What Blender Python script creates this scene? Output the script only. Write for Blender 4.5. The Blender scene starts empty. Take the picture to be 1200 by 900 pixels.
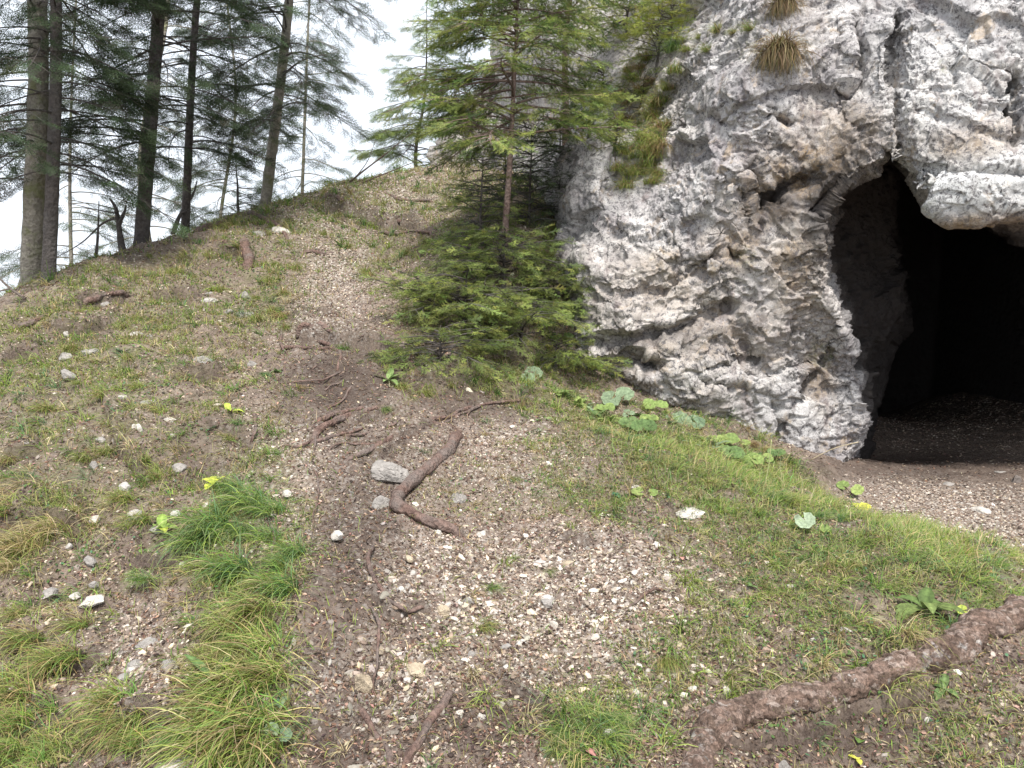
import bpy, math, random
import numpy as np
from mathutils import Vector, Matrix
from mathutils.bvhtree import BVHTree

import time as _time; _t0 = _time.time()
def tick(s): print('TICK', s, round(_time.time() - _t0, 1))
random.seed(7); rng = np.random.default_rng(11)
scene = bpy.context.scene
COL = scene.collection
F = 880.0; PITCH = math.radians(7.8)
CP, SP = math.cos(PITCH), math.sin(PITCH)

def at(px, py, Y):
    """world point seen at photo pixel (px,py) at forward distance Y"""
    px = np.asarray(px, float); py = np.asarray(py, float); Y = np.asarray(Y, float)
    u = (px - 600) / F; v = (py - 450) / F
    dy = CP - v * SP; dz = -SP - v * CP
    k = Y / dy
    return np.stack([u * k, Y + 0 * u, dz * k], -1)

def proj(P):
    """photo pixel of world points"""
    x, y, z = P[..., 0], P[..., 1], P[..., 2]
    d = np.maximum(y * CP - z * SP, 1e-3)
    return 600 + F * x / d, 450 - F * (y * SP + z * CP) / d

# ------------------------------------------------------------------ noise
def _h(ix, iy, iz, s):
    h = (ix.astype(np.int64) * 73856093) ^ (iy.astype(np.int64) * 19349663) ^ (iz.astype(np.int64) * 83492791) ^ (s * 2654435761)
    h = h & 0xFFFFFFFF
    h = (h ^ (h >> 16)) * 0x45d9f3b & 0xFFFFFFFF
    h = (h ^ (h >> 16)) * 0x45d9f3b & 0xFFFFFFFF
    h = h ^ (h >> 16)
    return (h & 0xFFFFFF).astype(np.float32) / float(0xFFFFFF)

def vnoise(P, s=0):
    i = np.floor(P); f = (P - i).astype(np.float32); f = f * f * (3 - 2 * f)
    i = i.astype(np.int64); r = 0
    for a in (0, 1):
        wx = f[:, 0] if a else 1 - f[:, 0]
        for b in (0, 1):
            wy = f[:, 1] if b else 1 - f[:, 1]
            for c in (0, 1):
                wz = f[:, 2] if c else 1 - f[:, 2]
                r = r + wx * wy * wz * _h(i[:, 0] + a, i[:, 1] + b, i[:, 2] + c, s)
    return r * 2 - 1

def fbm(P, oct=4, s=0, gain=0.5):
    r = 0; a = 1.0; t = 0
    for o in range(oct):
        r = r + a * vnoise(P * (2.03 ** o) + 17.3 * o, s + o); t += a; a *= gain
    return r / t

def worley(P, s=0):
    """nearest-cell distance, second distance, id hash and a random tilted plane per cell"""
    i = np.floor(P).astype(np.int64)
    n = len(P); b1 = np.full(n, 9.0, np.float32); b2 = b1.copy()
    pl = np.zeros(n, np.float32); idh = np.zeros(n, np.float32)
    for a in (-1, 0, 1):
        for b in (-1, 0, 1):
            for c in (-1, 0, 1):
                cx, cy, cz = i[:, 0] + a, i[:, 1] + b, i[:, 2] + c
                h1 = _h(cx, cy, cz, s + 1); h2 = _h(cx, cy, cz, s + 2); h3 = _h(cx, cy, cz, s + 3)
                dx = P[:, 0] - cx - h1; dy = P[:, 1] - cy - h2; dz = P[:, 2] - cz - h3
                d = np.sqrt(dx * dx + dy * dy + dz * dz).astype(np.float32)
                m = d < b1
                b2 = np.where(m, b1, np.minimum(b2, d))
                b1 = np.where(m, d, b1)
                g1 = _h(cx, cy, cz, s + 4) * 2 - 1; g2 = _h(cx, cy, cz, s + 5) * 2 - 1; g3 = _h(cx, cy, cz, s + 6) * 2 - 1
                g0 = _h(cx, cy, cz, s + 7) * 2 - 1
                pl = np.where(m, dx * g1 + dy * g2 + dz * g3 + 0.5 * g0, pl)
                idh = np.where(m, g0, idh)
    return b1, b2, pl.astype(np.float32), idh

def tps(C, V, smooth=1e-3):
    C = np.asarray(C, float); V = np.asarray(V, float); n = len(C)
    def U(r2): return np.where(r2 > 1e-12, r2 * np.log(np.maximum(r2, 1e-12)), 0)
    K = U(((C[:, None] - C[None]) ** 2).sum(-1)) + smooth * np.eye(n)
    Pm = np.c_[np.ones(n), C]
    A = np.zeros((n + 3, n + 3)); A[:n, :n] = K; A[:n, n:] = Pm; A[n:, :n] = Pm.T
    w = np.linalg.solve(A, np.r_[V, 0, 0, 0])
    def f(Q):
        Q = np.asarray(Q, float); out = np.empty(len(Q))
        for s in range(0, len(Q), 60000):
            q = Q[s:s + 60000]
            out[s:s + 60000] = U(((q[:, None] - C[None]) ** 2).sum(-1)) @ w[:n] + w[n] + q @ w[n + 1:]
        return out
    return f

def sstep(a, b, x):
    t = np.clip((x - a) / (b - a), 0, 1); return t * t * (3 - 2 * t)

# ------------------------------------------------------------------ mesh helpers
def mesh_obj(name, V, faces, mat=None, parent=None, col=None, smooth=True, attrs=None):
    """faces: list of (M,3) / (M,4) arrays"""
    me = bpy.data.meshes.new(name)
    V = np.asarray(V, np.float32)
    faces = [np.asarray(f, np.int32) for f in faces if len(f)]
    loops = np.concatenate([f.ravel() for f in faces])
    sizes = np.concatenate([np.full(len(f), f.shape[1], np.int32) for f in faces])
    starts = np.r_[0, np.cumsum(sizes)[:-1]].astype(np.int32)
    me.vertices.add(len(V)); me.vertices.foreach_set('co', V.ravel())
    me.loops.add(len(loops)); me.loops.foreach_set('vertex_index', loops)
    me.polygons.add(len(sizes)); me.polygons.foreach_set('loop_start', starts)
    me.polygons.foreach_set('use_smooth', np.full(len(sizes), bool(smooth)))
    me.update(calc_edges=True)
    if col is not None:
        a = me.color_attributes.new('Col', 'FLOAT_COLOR', 'POINT')
        c = np.ones((len(V), 4), np.float32); c[:, :3] = col
        a.data.foreach_set('color', c.ravel())
    for k, v in (attrs or {}).items():
        a = me.attributes.new(k, 'FLOAT', 'POINT'); a.data.foreach_set('value', np.asarray(v, np.float32))
    if mat: me.materials.append(mat)
    o = bpy.data.objects.new(name, me); COL.objects.link(o)
    if parent: o.parent = parent
    return o

def tag(o, label, cat, group=None):
    o['label'] = label; o['category'] = cat
    if group: o['group'] = group
    return o

def thing(name, label, cat, loc=(0, 0, 0), group=None):
    o = bpy.data.objects.new(name, None); COL.objects.link(o)
    o.empty_display_size = 0.1
    o.location = Vector([float(a) for a in loc])
    return tag(o, label, cat, group)

# ------------------------------------------------------------------ materials
class NT:
    def __init__(s, name):
        s.m = bpy.data.materials.new(name); s.m.use_nodes = True
        s.t = s.m.node_tree; s.n = s.t.nodes; s.l = s.t.links
        s.b = s.n['Principled BSDF']; s.out = s.n['Material Output']
        s.b.inputs['Specular IOR Level'].default_value = 0.25
    def new(s, ty, **kw):
        n = s.n.new(ty)
        for k, v in kw.items():
            if k in n.inputs and not hasattr(n, k): n.inputs[k].default_value = v
            else: setattr(n, k, v)
        return n
    def setin(s, n, k, v):
        if hasattr(v, 'is_output') or isinstance(v, bpy.types.NodeSocket): s.l.new(v, n.inputs[k])
        else: n.inputs[k].default_value = v
    def coord(s): return s.new('ShaderNodeTexCoord').outputs['Object']
    def noise(s, scale, detail=6, rough=0.6, vec=None, dist=0):
        n = s.new('ShaderNodeTexNoise'); n.inputs['Scale'].default_value = scale; n.inputs['Detail'].default_value = detail
        n.inputs['Roughness'].default_value = rough; n.inputs['Distortion'].default_value = dist
        s.l.new(vec or s.coord(), n.inputs['Vector']); return n.outputs['Fac']
    def voro(s, scale, feature='F1', out='Distance', vec=None):
        n = s.new('ShaderNodeTexVoronoi'); n.feature = feature; n.inputs['Scale'].default_value = scale
        s.l.new(vec or s.coord(), n.inputs['Vector']); return n.outputs[out]
    def ramp(s, fac, stops):
        n = s.new('ShaderNodeValToRGB'); s.l.new(fac, n.inputs[0]); e = n.color_ramp.elements
        while len(e) < len(stops): e.new(0.5)
        for i, (p, c) in enumerate(stops):
            e[i].position = p; c = c if hasattr(c, '__len__') else (c, c, c); e[i].color = (*c, 1)
        return n.outputs[0]
    def mix(s, fac, a, b, mode='MIX'):
        n = s.new('ShaderNodeMix', data_type='RGBA', blend_type=mode)
        s.setin(n, 0, fac)
        for k, v in ((6, a), (7, b)):
            if isinstance(v, bpy.types.NodeSocket): s.l.new(v, n.inputs[k])
            else: n.inputs[k].default_value = (*v, 1)
        return n.outputs[2]
    def math(s, op, a, b=0.0):
        n = s.new('ShaderNodeMath', operation=op); s.setin(n, 0, a); s.setin(n, 1, b); return n.outputs[0]
    def attr(s, name, out='Color'):
        n = s.new('ShaderNodeAttribute', attribute_name=name); return n.outputs[out]
    def bump(s, h, strength, dist, normal=None):
        n = s.new('ShaderNodeBump'); n.inputs['Strength'].default_value = strength; n.inputs['Distance'].default_value = dist
        s.l.new(h, n.inputs['Height'])
        if normal: s.l.new(normal, n.inputs['Normal'])
        return n.outputs[0]
    def done(s, col=None, rough=0.9, normal=None):
        if col is not None: s.setin(s.b, 'Base Color', col if isinstance(col, bpy.types.NodeSocket) else (*col, 1))
        s.setin(s.b, 'Roughness', rough)
        if normal: s.l.new(normal, s.b.inputs['Normal'])
        return s.m

def leaf_mat(name, transl=0.35, rough=0.55, var=0.35, nscale=9.0):
    """uses the vertex colour of the thing itself, thin-leaf translucency"""
    t = NT(name); c = t.attr('Col')
    n = t.noise(nscale, 3); c2 = t.mix(1.0, c, t.ramp(n, [(0.3, 1 - var), (0.7, 1 + var)]), 'MULTIPLY')
    t.done(c2, rough)
    tr = t.new('ShaderNodeBsdfTranslucent'); t.l.new(c2, tr.inputs['Color'])
    mx = t.new('ShaderNodeMixShader'); mx.inputs[0].default_value = transl
    t.l.new(t.b.outputs[0], mx.inputs[1]); t.l.new(tr.outputs[0], mx.inputs[2]); t.l.new(mx.outputs[0], t.out.inputs[0])
    return t.m

def rock_mat(name, k=1.0, tint=(1, 1, 1), attr_tan=False):
    t = NT(name)
    big = t.noise(0.7, 5, 0.6); mid = t.noise(3.5, 8, 0.65, dist=0.6); fine = t.noise(28, 8, 0.7); spk = t.noise(75, 6, 0.75)
    c = t.ramp(mid, [(0.28, (.22 * k, .205 * k, .215 * k)), (0.46, (.37 * k, .35 * k, .347 * k)), (0.64, (.62 * k, .595 * k, .58 * k))])
    c = t.mix(t.ramp(big, [(0.48, 0), (0.66, .45)]), c, (.52 * k, .46 * k, .39 * k))
    c = t.mix(t.ramp(t.noise(2.1, 6, .7), [(0.56, 0), (0.68, .7)]), c, (.30 * k, .26 * k, .27 * k))
    if attr_tan:
        w = t.math('MULTIPLY', t.attr('tan', 'Fac'), t.ramp(t.noise(5, 6, .7), [(0.35, .2), (0.6, 1)]))
        c = t.mix(w, c, t.mix(t.ramp(fine, [(.35, 0), (.65, 1)]), (.17, .11, .06), (.36, .27, .17)))
        c = t.mix(t.math('MULTIPLY', t.attr('white', 'Fac'), .65), c, (.74, .75, .74))
        c = t.mix(t.math('MULTIPLY', t.attr('moss', 'Fac'), t.ramp(t.noise(14, 6), [(.42, 0), (.6, .9)])), c, (.11, .12, .025))
    # dark lichen specks
    sp = t.math('MULTIPLY', t.ramp(spk, [(0.53, 0), (0.60, 1)]), t.ramp(t.noise(1.7, 4), [(.35, .25), (.6, .95)]))
    c = t.mix(t.math('MULTIPLY', sp, .8), c, (.075 * k, .07 * k, .075 * k))
    sp2 = t.math('MULTIPLY', t.ramp(t.noise(19, 8, .8, dist=.5), [(0.515, 0), (0.565, 1)]), t.ramp(t.noise(1.3, 3), [(.33, .2), (.5, .9)]))
    c = t.mix(sp2, c, (.10 * k, .095 * k, .10 * k))
    c = t.mix(t.ramp(t.noise(48, 5, .7), [(0.58, 0), (0.68, .5)]), c, (.72 * k, .70 * k, .70 * k))
    mp = t.new('ShaderNodeMapping'); mp.inputs['Scale'].default_value = (3.2, 3.2, .55); t.l.new(t.coord(), mp.inputs[0])
    c = t.mix(t.ramp(t.noise(1.6, 7, .7, vec=mp.outputs[0], dist=.4), [(.54, 0), (.66, .62)]), c, (.17 * k, .135 * k, .13 * k))      # water streaks
    c = t.mix(t.ramp(t.noise(4.2, 7, .75, dist=.8), [(.57, 0), (.66, .55)]), c, (.47 * k, .36 * k, .24 * k))                       # ochre iron stain
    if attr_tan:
        c = t.mix(t.math('MULTIPLY', t.attr('painted_shade', 'Fac'), .97), c, (.038, .032, .03))  # shade of the cave and hollows painted into the rock colour
    c = t.mix(1.0, c, (tint[0], tint[1], tint[2]), 'MULTIPLY')
    n1 = t.bump(t.voro(9, 'F1'), 0.35, 0.05)
    n2 = t.bump(fine, 0.6, 0.025, n1)
    n3 = t.bump(spk, 0.6, 0.012, n2)
    return t.done(c, 0.85, n3)

M = {}
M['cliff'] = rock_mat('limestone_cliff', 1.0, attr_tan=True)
M['rear'] = rock_mat('pale_rear_rock', 1.0, (1.0, .98, .95))
M['stone'] = rock_mat('loose_limestone', 1.05, (1.0, .97, .92))

def ground_mat():
    t = NT('slope_soil')
    g = t.attr('gravel', 'Fac'); gr = t.attr('green', 'Fac'); dk = t.attr('dark', 'Fac')
    soil = t.ramp(t.noise(6, 8, .7), [(.34, (.075, .052, .040)), (.5, (.18, .132, .103)), (.66, (.33, .26, .205))])
    soil = t.mix(t.ramp(t.noise(70, 6, .75), [(.42, 0), (.62, .7)]), soil, (.30, .24, .205))
    soil = t.mix(t.ramp(t.noise(45, 4, .7), [(.52, 0), (.66, .65)]), soil, (.06, .042, .035))
    chip = t.ramp(t.voro(38, 'F1', 'Color'), [(.3, (.28, .23, .19)), (.6, (.46, .41, .36)), (.9, (.66, .62, .57))])
    c = t.mix(t.math('MULTIPLY', g, t.ramp(t.voro(38), [(.35, 1), (.6, .1)])), soil, chip)
    mossy = t.ramp(t.noise(22, 6), [(.3, (.075, .085, .03)), (.7, (.16, .17, .055))])
    c = t.mix(t.math('MULTIPLY', gr, t.ramp(t.noise(9, 7, .7), [(.4, 0), (.58, .85)])), c, mossy)
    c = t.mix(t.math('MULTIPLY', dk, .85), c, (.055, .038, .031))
    n1 = t.bump(t.noise(30, 8, .7), 0.9, 0.03)
    n2 = t.bump(t.voro(42), 0.5, -0.012, n1)
    n3 = t.bump(t.noise(130, 4, .7), 0.6, 0.006, n2)
    return t.done(c, 0.95, n3)
M['ground'] = ground_mat()

# ------------------------------------------------------------------ terrain
G = [  # px, py, Y
 (0,360,7.5),(65,335,8.0),(110,312,8.8),(165,290,10),(240,268,11),(310,245,12.5),(345,235,13),(400,218,14),(450,205,15),(500,200,16),(560,203,16),
 (100,360,7.7),(200,350,8.3),(0,430,6.0),(0,500,5.0),(0,600,4.1),(0,700,3.4),(0,800,2.85),(0,900,2.4),(200,400,6.9),(200,500,5.2),(200,600,4.15),(200,700,3.35),(200,800,2.8),(200,900,2.35),
 (300,300,9.8),(300,350,8.4),(300,400,7.2),(400,860,2.6),(400,700,3.3),(400,600,4.2),(400,500,5.5),(400,450,6.3),(370,400,7.5),(370,300,10),(440,250,12.5),(450,300,10),
 (600,900,2.45),(600,820,2.8),(600,750,3.2),(600,680,3.75),(600,600,4.6),(600,540,5.4),(600,500,6.2),(600,460,7.0),(590,295,8.8),(520,330,8.6),(500,400,7.4),(560,250,10.6),(640,250,10.5),(660,300,9.4),
 (665,420,8.2),(720,455,7.7),(800,495,7.3),(870,530,7.1),(930,542,7.2),(720,520,5.9),(800,540,5.6),(870,565,5.5),(930,580,5.25),(1000,600,5.0),(1060,625,4.65),(1130,640,4.4),(1200,665,4.1),
 (800,600,4.5),(800,700,3.55),(800,800,2.95),(900,700,3.55),(1000,700,3.5),(1100,700,3.5),(1200,730,3.3),(850,850,2.72),(950,830,2.8),(1050,805,2.85),(1140,760,3.05),
 (1000,860,2.78),(1100,840,2.75),(1200,820,2.8),(1150,900,2.5),(950,900,2.6),(850,900,2.5),(700,900,2.4),(700,820,2.8),
 (1010,555,7.6),(1000,590,6.6),(1100,600,6.35),(1150,625,5.85),(1200,600,6.35),(1200,645,5.45),(1250,650,5.4),(1000,535,8.6),(1200,540,8.3),
]
P0 = np.array([at(*g) for g in G])
extra = np.array([(3.5,10,-1.95),(7,10,-1.95),(5,14,-1.95),(9,14,-1.9),(6,19,-1.9),(9,19,-1.9),(8,8,-2.0),(8,5,-2.1),(6,3,-2.1),(4,1,-2.1),
 (0,-1,-1.75),(0,1,-1.68),(-4,-4,-1.8),(4,-5,-2.2),(-8,-3,-1.8),(-4.2,2,-1.75),(-6,4,-1.9),(-8,7,-2.6),(-8,11,-2.0),(-7,15,-1.4),(-5,18,-.4),(-2,22,.8),(1,22,1.9),(5,22,2.6),
 (1.2,12,1.7),(1.0,14,2.1),(2.4,11,1.2),(2.6,14,2.2),(12,20,1),(12,0,-3),(0,-14,-3),(-14,0,-4),(-14,16,-5),(-8,25,-3),(3,28,3)])
PG = np.vstack([P0, extra])
_ht = tps(PG[:, :2], PG[:, 2], 2e-3)

def H0(xy):
    xy = np.asarray(xy, float); r = np.hypot(xy[:, 0], xy[:, 1]); k = np.minimum(1, 24 / np.maximum(r, 1e-6))
    z = _ht(xy * k[:, None])
    return z - np.maximum(r - 24, 0) * 0.22

# small broken banks: photo polylines of the lip, height in metres, reach uphill in photo pixels
LIPS = [([(345,396),(400,406),(440,410),(478,432)],.14,34),([(362,512),(400,498),(448,482)],.05,24),([(440,536),(500,503),(552,480),(625,468)],.045,26),([(60,388),(100,392),(135,384)],.12,26),([(90,360),(120,355),(150,347)],.10,18),
 ([(205,446),(262,440)],.12,26),([(245,296),(300,300)],.12,18),([(380,244),(420,250),(450,264),(495,264)],.22,18),([(130,848),(165,836),(205,860)],.10,40),([(0,612),(50,606),(95,622)],.10,40),([(432,690),(455,712),(505,716)],.05,30),
 ([(120,470),(135,520),(170,560)],.07,30),([(230,700),(265,690)],.05,26),([(0,545),(40,530)],.08,26),([(90,712),(130,700)],.05,20),([(590,812),(640,832),(660,862)],.05,34),([(840,885),(900,880),(980,860),(1080,832)],.05,30),([(330,372),(395,372)],.06,18),
 ([(0,420),(50,402)],.12,26),([(180,350),(240,345)],.08,18),([(240,505),(300,520)],.06,24),([(640,640),(700,646)],.03,20),([(60,770),(120,752)],.06,30),([(150,640),(210,655)],.06,26)]
def lips(xy, z):
    px, py = proj(np.c_[xy, z]); add = np.zeros(len(z)); dark = np.zeros(len(z))
    ok = (xy[:, 1] > 1.5) & (px > -80) & (px < 1280)
    px, py = px[ok], py[ok]; wob = 6 * fbm(np.c_[xy[ok] * 6, 0 * px], 3, 333); a_ = np.zeros(len(px)); d_ = a_.copy()
    for pts, h, reach in LIPS:
        p = np.array(pts, float); ly = np.interp(px, p[:, 0], p[:, 1]) + wob
        ends = np.clip((px - p[0, 0] + 8) / 16, 0, 1) * np.clip((p[-1, 0] + 8 - px) / 16, 0, 1)
        up = ly - py                                          # pixels above the lip
        a_ += h * ends * sstep(-1.5, 2.5, up) * np.exp(-np.maximum(up, 0) / reach) - .35 * h * ends * sstep(-12, 0, up) * (up < 0)
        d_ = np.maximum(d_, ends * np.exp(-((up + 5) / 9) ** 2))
    add[ok] = a_; dark[ok] = d_; return add, dark

def H(xy):
    xy = np.asarray(xy, float); z = H0(xy); z = z + lips(xy, z)[0]
    P = np.c_[xy, np.zeros(len(xy))]
    r = np.hypot(xy[:, 0], xy[:, 1])
    cave = sstep(2.9, 3.8, xy[:, 0]) * sstep(5.9, 6.6, xy[:, 1])
    a = 1 - .7 * cave
    z = z + a * (.12 * fbm(P * 0.9, 3, 5) + .075 * fbm(P * 3.1, 3, 9) * np.minimum(1, r / 3))
    fade = np.clip(1.6 - r / 16, 0, 1)
    # little terraces and broken soil clods
    b1, b2, pl, idh = worley(P * np.array([3.2, 3.2, 1]), 21)
    z = z + a * fade * .06 * pl * sstep(0, .35, b2 - b1)
    b1, b2, pl, idh = worley(P * 11 + 3.3, 31)
    z = z + fade * .016 * pl * sstep(0, .3, b2 - b1) + fade * .010 * fbm(P * 26, 3, 40)
    return z

def Hn(xy, e=0.03):
    xy = np.asarray(xy, float)
    hx = (H0(xy + [e, 0]) - H0(xy - [e, 0])) / (2 * e); hy = (H0(xy + [0, e]) - H0(xy - [0, e])) / (2 * e)
    n = np.c_[-hx, -hy, np.ones(len(xy))]; return n / np.linalg.norm(n, axis=1)[:, None]

def ground_hit(px, py, use=None):
    """first meeting of a photo ray with the terrain"""
    Ys = 1.7 * 1.012 ** np.arange(210)
    P = at(np.full(210, px), np.full(210, py), Ys)
    d = P[:, 2] - H0(P[:, :2])
    k = np.where(d < 0)[0]
    if not len(k): return ground_hit(px, py + 4)
    k = k[0]
    if k == 0: lo, hi = 1.2, Ys[0]
    else: lo, hi = Ys[k - 1], Ys[k]
    t = np.linspace(lo, hi, 24); P = at(np.full(24, px), np.full(24, py), t); d = P[:, 2] - H(P[:, :2])
    j = np.where(d < 0)[0]
    return P[j[0]] if len(j) else P[-1]

# pixel-space masks describing where the photo shows what -------------------
def blob(px, py, L):
    r = np.zeros_like(px)
    for (cx, cy, rx, ry, ang, w) in L:
        a = math.radians(ang); dx, dy = px - cx, py - cy
        u = (dx * math.cos(a) + dy * math.sin(a)) / rx; v = (-dx * math.sin(a) + dy * math.cos(a)) / ry
        r = np.maximum(r, w * np.clip(1.5 - np.sqrt(u * u + v * v), 0, 1))
    return np.clip(r, 0, 1)
GRASS_AREA = [(360,250,140,30,-14,.6),(120,420,170,90,-15,.55),(200,500,120,90,0,.4),(640,470,140,22,18,.9),(860,560,170,50,15,1),(1080,660,150,40,12,1),(960,660,150,70,10,.8),(700,560,90,50,10,.55),(1010,770,120,40,-15,.8),(700,480,100,20,10,.6),
 (860,740,80,60,0,.4),(700,850,60,60,0,.5),(780,780,60,60,0,.3),(1180,700,60,30,0,.9),(1100,850,140,60,0,.35),
 (90,380,110,60,-15,.55),(90,500,110,100,0,.6),(60,620,80,80,0,.6),(200,420,90,60,0,.4),(290,330,70,60,0,.6),(170,330,100,30,-20,.55),(30,850,60,70,0,.7),
 (280,620,70,120,10,.6),(280,800,60,110,0,.7),(150,580,70,60,0,.4),(460,270,70,60,0,.35),(520,230,60,30,0,.5),(600,350,110,100,0,.5),(680,240,60,70,0,.9),(620,430,120,40,0,.5),(560,580,60,30,0,.2)]
GRAVEL_AREA = [(400,240,110,40,-10,.6),(660,700,150,70,0,1),(500,680,110,60,0,.55),(440,800,100,90,0,.5),(1120,610,110,40,10,1),(390,330,40,100,20,.6),(380,560,110,80,0,.5),(160,770,70,60,0,.5),(600,540,80,60,0,.4),(470,230,70,30,0,.7),(700,770,130,60,0,.6)]
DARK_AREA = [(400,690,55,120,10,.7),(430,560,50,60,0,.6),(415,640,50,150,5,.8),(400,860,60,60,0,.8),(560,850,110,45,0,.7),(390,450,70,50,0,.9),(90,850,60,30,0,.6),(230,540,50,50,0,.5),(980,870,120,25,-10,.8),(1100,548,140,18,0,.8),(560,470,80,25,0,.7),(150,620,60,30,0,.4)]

def polar_grid():
    a_in = np.linspace(-44, 44, 760); a_out = np.r_[np.linspace(46, 314, 68)]
    ang = np.radians(np.r_[a_in, a_out]); r = np.r_[0.25, .6, 1.0, 1.4, 1.8 * (22 / 1.8) ** (np.arange(760) / 759), 22 * (700 / 22) ** (np.arange(1, 40) / 39)]
    A, R = np.meshgrid(ang, r); X = np.sin(A) * R; Y = np.cos(A) * R
    xy = np.c_[X.ravel(), Y.ravel()]
    V = np.c_[xy, H(xy)]
    nr, na = A.shape
    idx = np.arange(nr * na).reshape(nr, na); nx = np.roll(idx, -1, 1)
    Q = np.stack([idx[:-1], nx[:-1], nx[1:], idx[1:]], -1).reshape(-1, 4)[:, ::-1]
    c = len(V); V = np.vstack([V, [0, 0, H(np.array([[0, 0.]]))[0]]])
    T = np.stack([np.full(na, c), nx[0], idx[0]], -1)[:, ::-1]
    return V, Q, T
V, Q, T = polar_grid()
px, py = proj(V)
front = V[:, 1] > .5
cavef = sstep(2.7, 3.4, V[:, 0]) * sstep(6.0, 6.6, V[:, 1])
w = fbm(V * 1.3, 3, 77)
gm = np.where(front, blob(px, py, GRASS_AREA), .5); vm = np.where(front, blob(px, py, GRAVEL_AREA), .3); dm = np.where(front, blob(px, py, DARK_AREA), .2)
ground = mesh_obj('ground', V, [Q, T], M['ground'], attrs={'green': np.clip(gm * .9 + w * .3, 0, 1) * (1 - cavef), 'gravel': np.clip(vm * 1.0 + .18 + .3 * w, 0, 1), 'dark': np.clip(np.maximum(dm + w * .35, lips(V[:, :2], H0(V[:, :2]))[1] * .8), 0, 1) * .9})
ground['kind'] = 'structure'

# ------------------------------------------------------------------ surface nets
def surface_nets(Fv, xs, ys, zs):
    S = Fv > 0
    nx, ny, nz = Fv.shape
    cnt = np.zeros((nx - 1, ny - 1, nz - 1), np.uint8)
    offs = [(a, b, c) for a in (0, 1) for b in (0, 1) for c in (0, 1)]
    for a, b, c in offs: cnt += S[a:nx - 1 + a, b:ny - 1 + b, c:nz - 1 + c]
    act = (cnt > 0) & (cnt < 8); I = np.argwhere(act)
    idx = np.full(act.shape, -1, np.int32); idx[act] = np.arange(len(I))
    cv = {o: Fv[I[:, 0] + o[0], I[:, 1] + o[1], I[:, 2] + o[2]] for o in offs}
    acc = np.zeros((len(I), 3)); n = np.zeros(len(I))
    for o in offs:
        for ax in range(3):
            if o[ax]: continue
            q = list(o); q[ax] = 1; q = tuple(q)
            va, vb = cv[o], cv[q]; m = (va > 0) != (vb > 0)
            t = np.where(m, va / np.where(m, va - vb, 1), 0)
            for k in range(3): acc[:, k] += m * (o[k] + (t if k == ax else 0))
            n += m
    acc /= n[:, None]
    G_ = []
    for k, arr in enumerate((xs, ys, zs)):
        i = I[:, k]; G_.append(arr[i] + acc[:, k] * (arr[i + 1] - arr[i]))
    V = np.stack(G_, -1)
    quads = []
    for ax in range(3):
        sl0 = [slice(None)] * 3; sl1 = [slice(None)] * 3; sl0[ax] = slice(0, -1); sl1[ax] = slice(1, None)
        A, B = S[tuple(sl0)], S[tuple(sl1)]
        for sgn, m in ((0, A & ~B), (1, ~A & B)):
            E = np.argwhere(m); b, c = [k for k in range(3) if k != ax]
            ok = (E[:, b] > 0) & (E[:, c] > 0) & (E[:, b] < Fv.shape[b] - 1) & (E[:, c] < Fv.shape[c] - 1); E = E[ok]
            def g(db, dc):
                e = E.copy(); e[:, b] -= db; e[:, c] -= dc; return idx[e[:, 0], e[:, 1], e[:, 2]]
            q = np.stack([g(1, 1), g(0, 1), g(0, 0), g(1, 0)], -1)
            flip = (sgn == 1) ^ (ax == 1)
            quads.append(q[:, ::-1] if flip else q)
    return V, np.concatenate(quads)

def vnormals(V, Q):
    d = np.cross(V[Q[:, 2]] - V[Q[:, 0]], V[Q[:, 3]] - V[Q[:, 1]])
    N = np.zeros_like(V)
    for k in range(4):
        for c in range(3): N[:, c] += np.bincount(Q[:, k], d[:, c], len(V))
    return N / np.maximum(np.linalg.norm(N, axis=1), 1e-9)[:, None]

def subdiv(V, Q):
    E = np.sort(np.concatenate([Q[:, [0, 1]], Q[:, [1, 2]], Q[:, [2, 3]], Q[:, [3, 0]]]), 1).astype(np.int64)
    key = E[:, 0] * len(V) + E[:, 1]; u, inv = np.unique(key, return_inverse=True)
    mid = (V[u // len(V)] + V[u % len(V)]) / 2; nq = len(Q); m = inv.reshape(4, nq) + len(V); c = len(V) + len(u) + np.arange(nq)
    V2 = np.vstack([V, mid, V[Q].mean(1)])
    return V2, np.concatenate([np.stack([Q[:, i], m[i], c, m[i - 1]], -1) for i in range(4)])

def axis(a0, f0, f1, a1, fine, coarse):
    lo = np.arange(f0, a0, -coarse)[::-1]; mid = np.arange(f0 + fine, f1, fine); hi = np.arange(f1, a1, coarse)
    return np.r_[lo, mid, hi]

def seg_dist(px, py, pts):
    d = np.full(px.shape, 1e9)
    for (x0, y0), (x1, y1) in zip(pts[:-1], pts[1:]):
        dx, dy = x1 - x0, y1 - y0; t = np.clip(((px - x0) * dx + (py - y0) * dy) / (dx * dx + dy * dy), 0, 1)
        d = np.minimum(d, np.hypot(px - x0 - t * dx, py - y0 - t * dy))
    return d

tick('ground')
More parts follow.
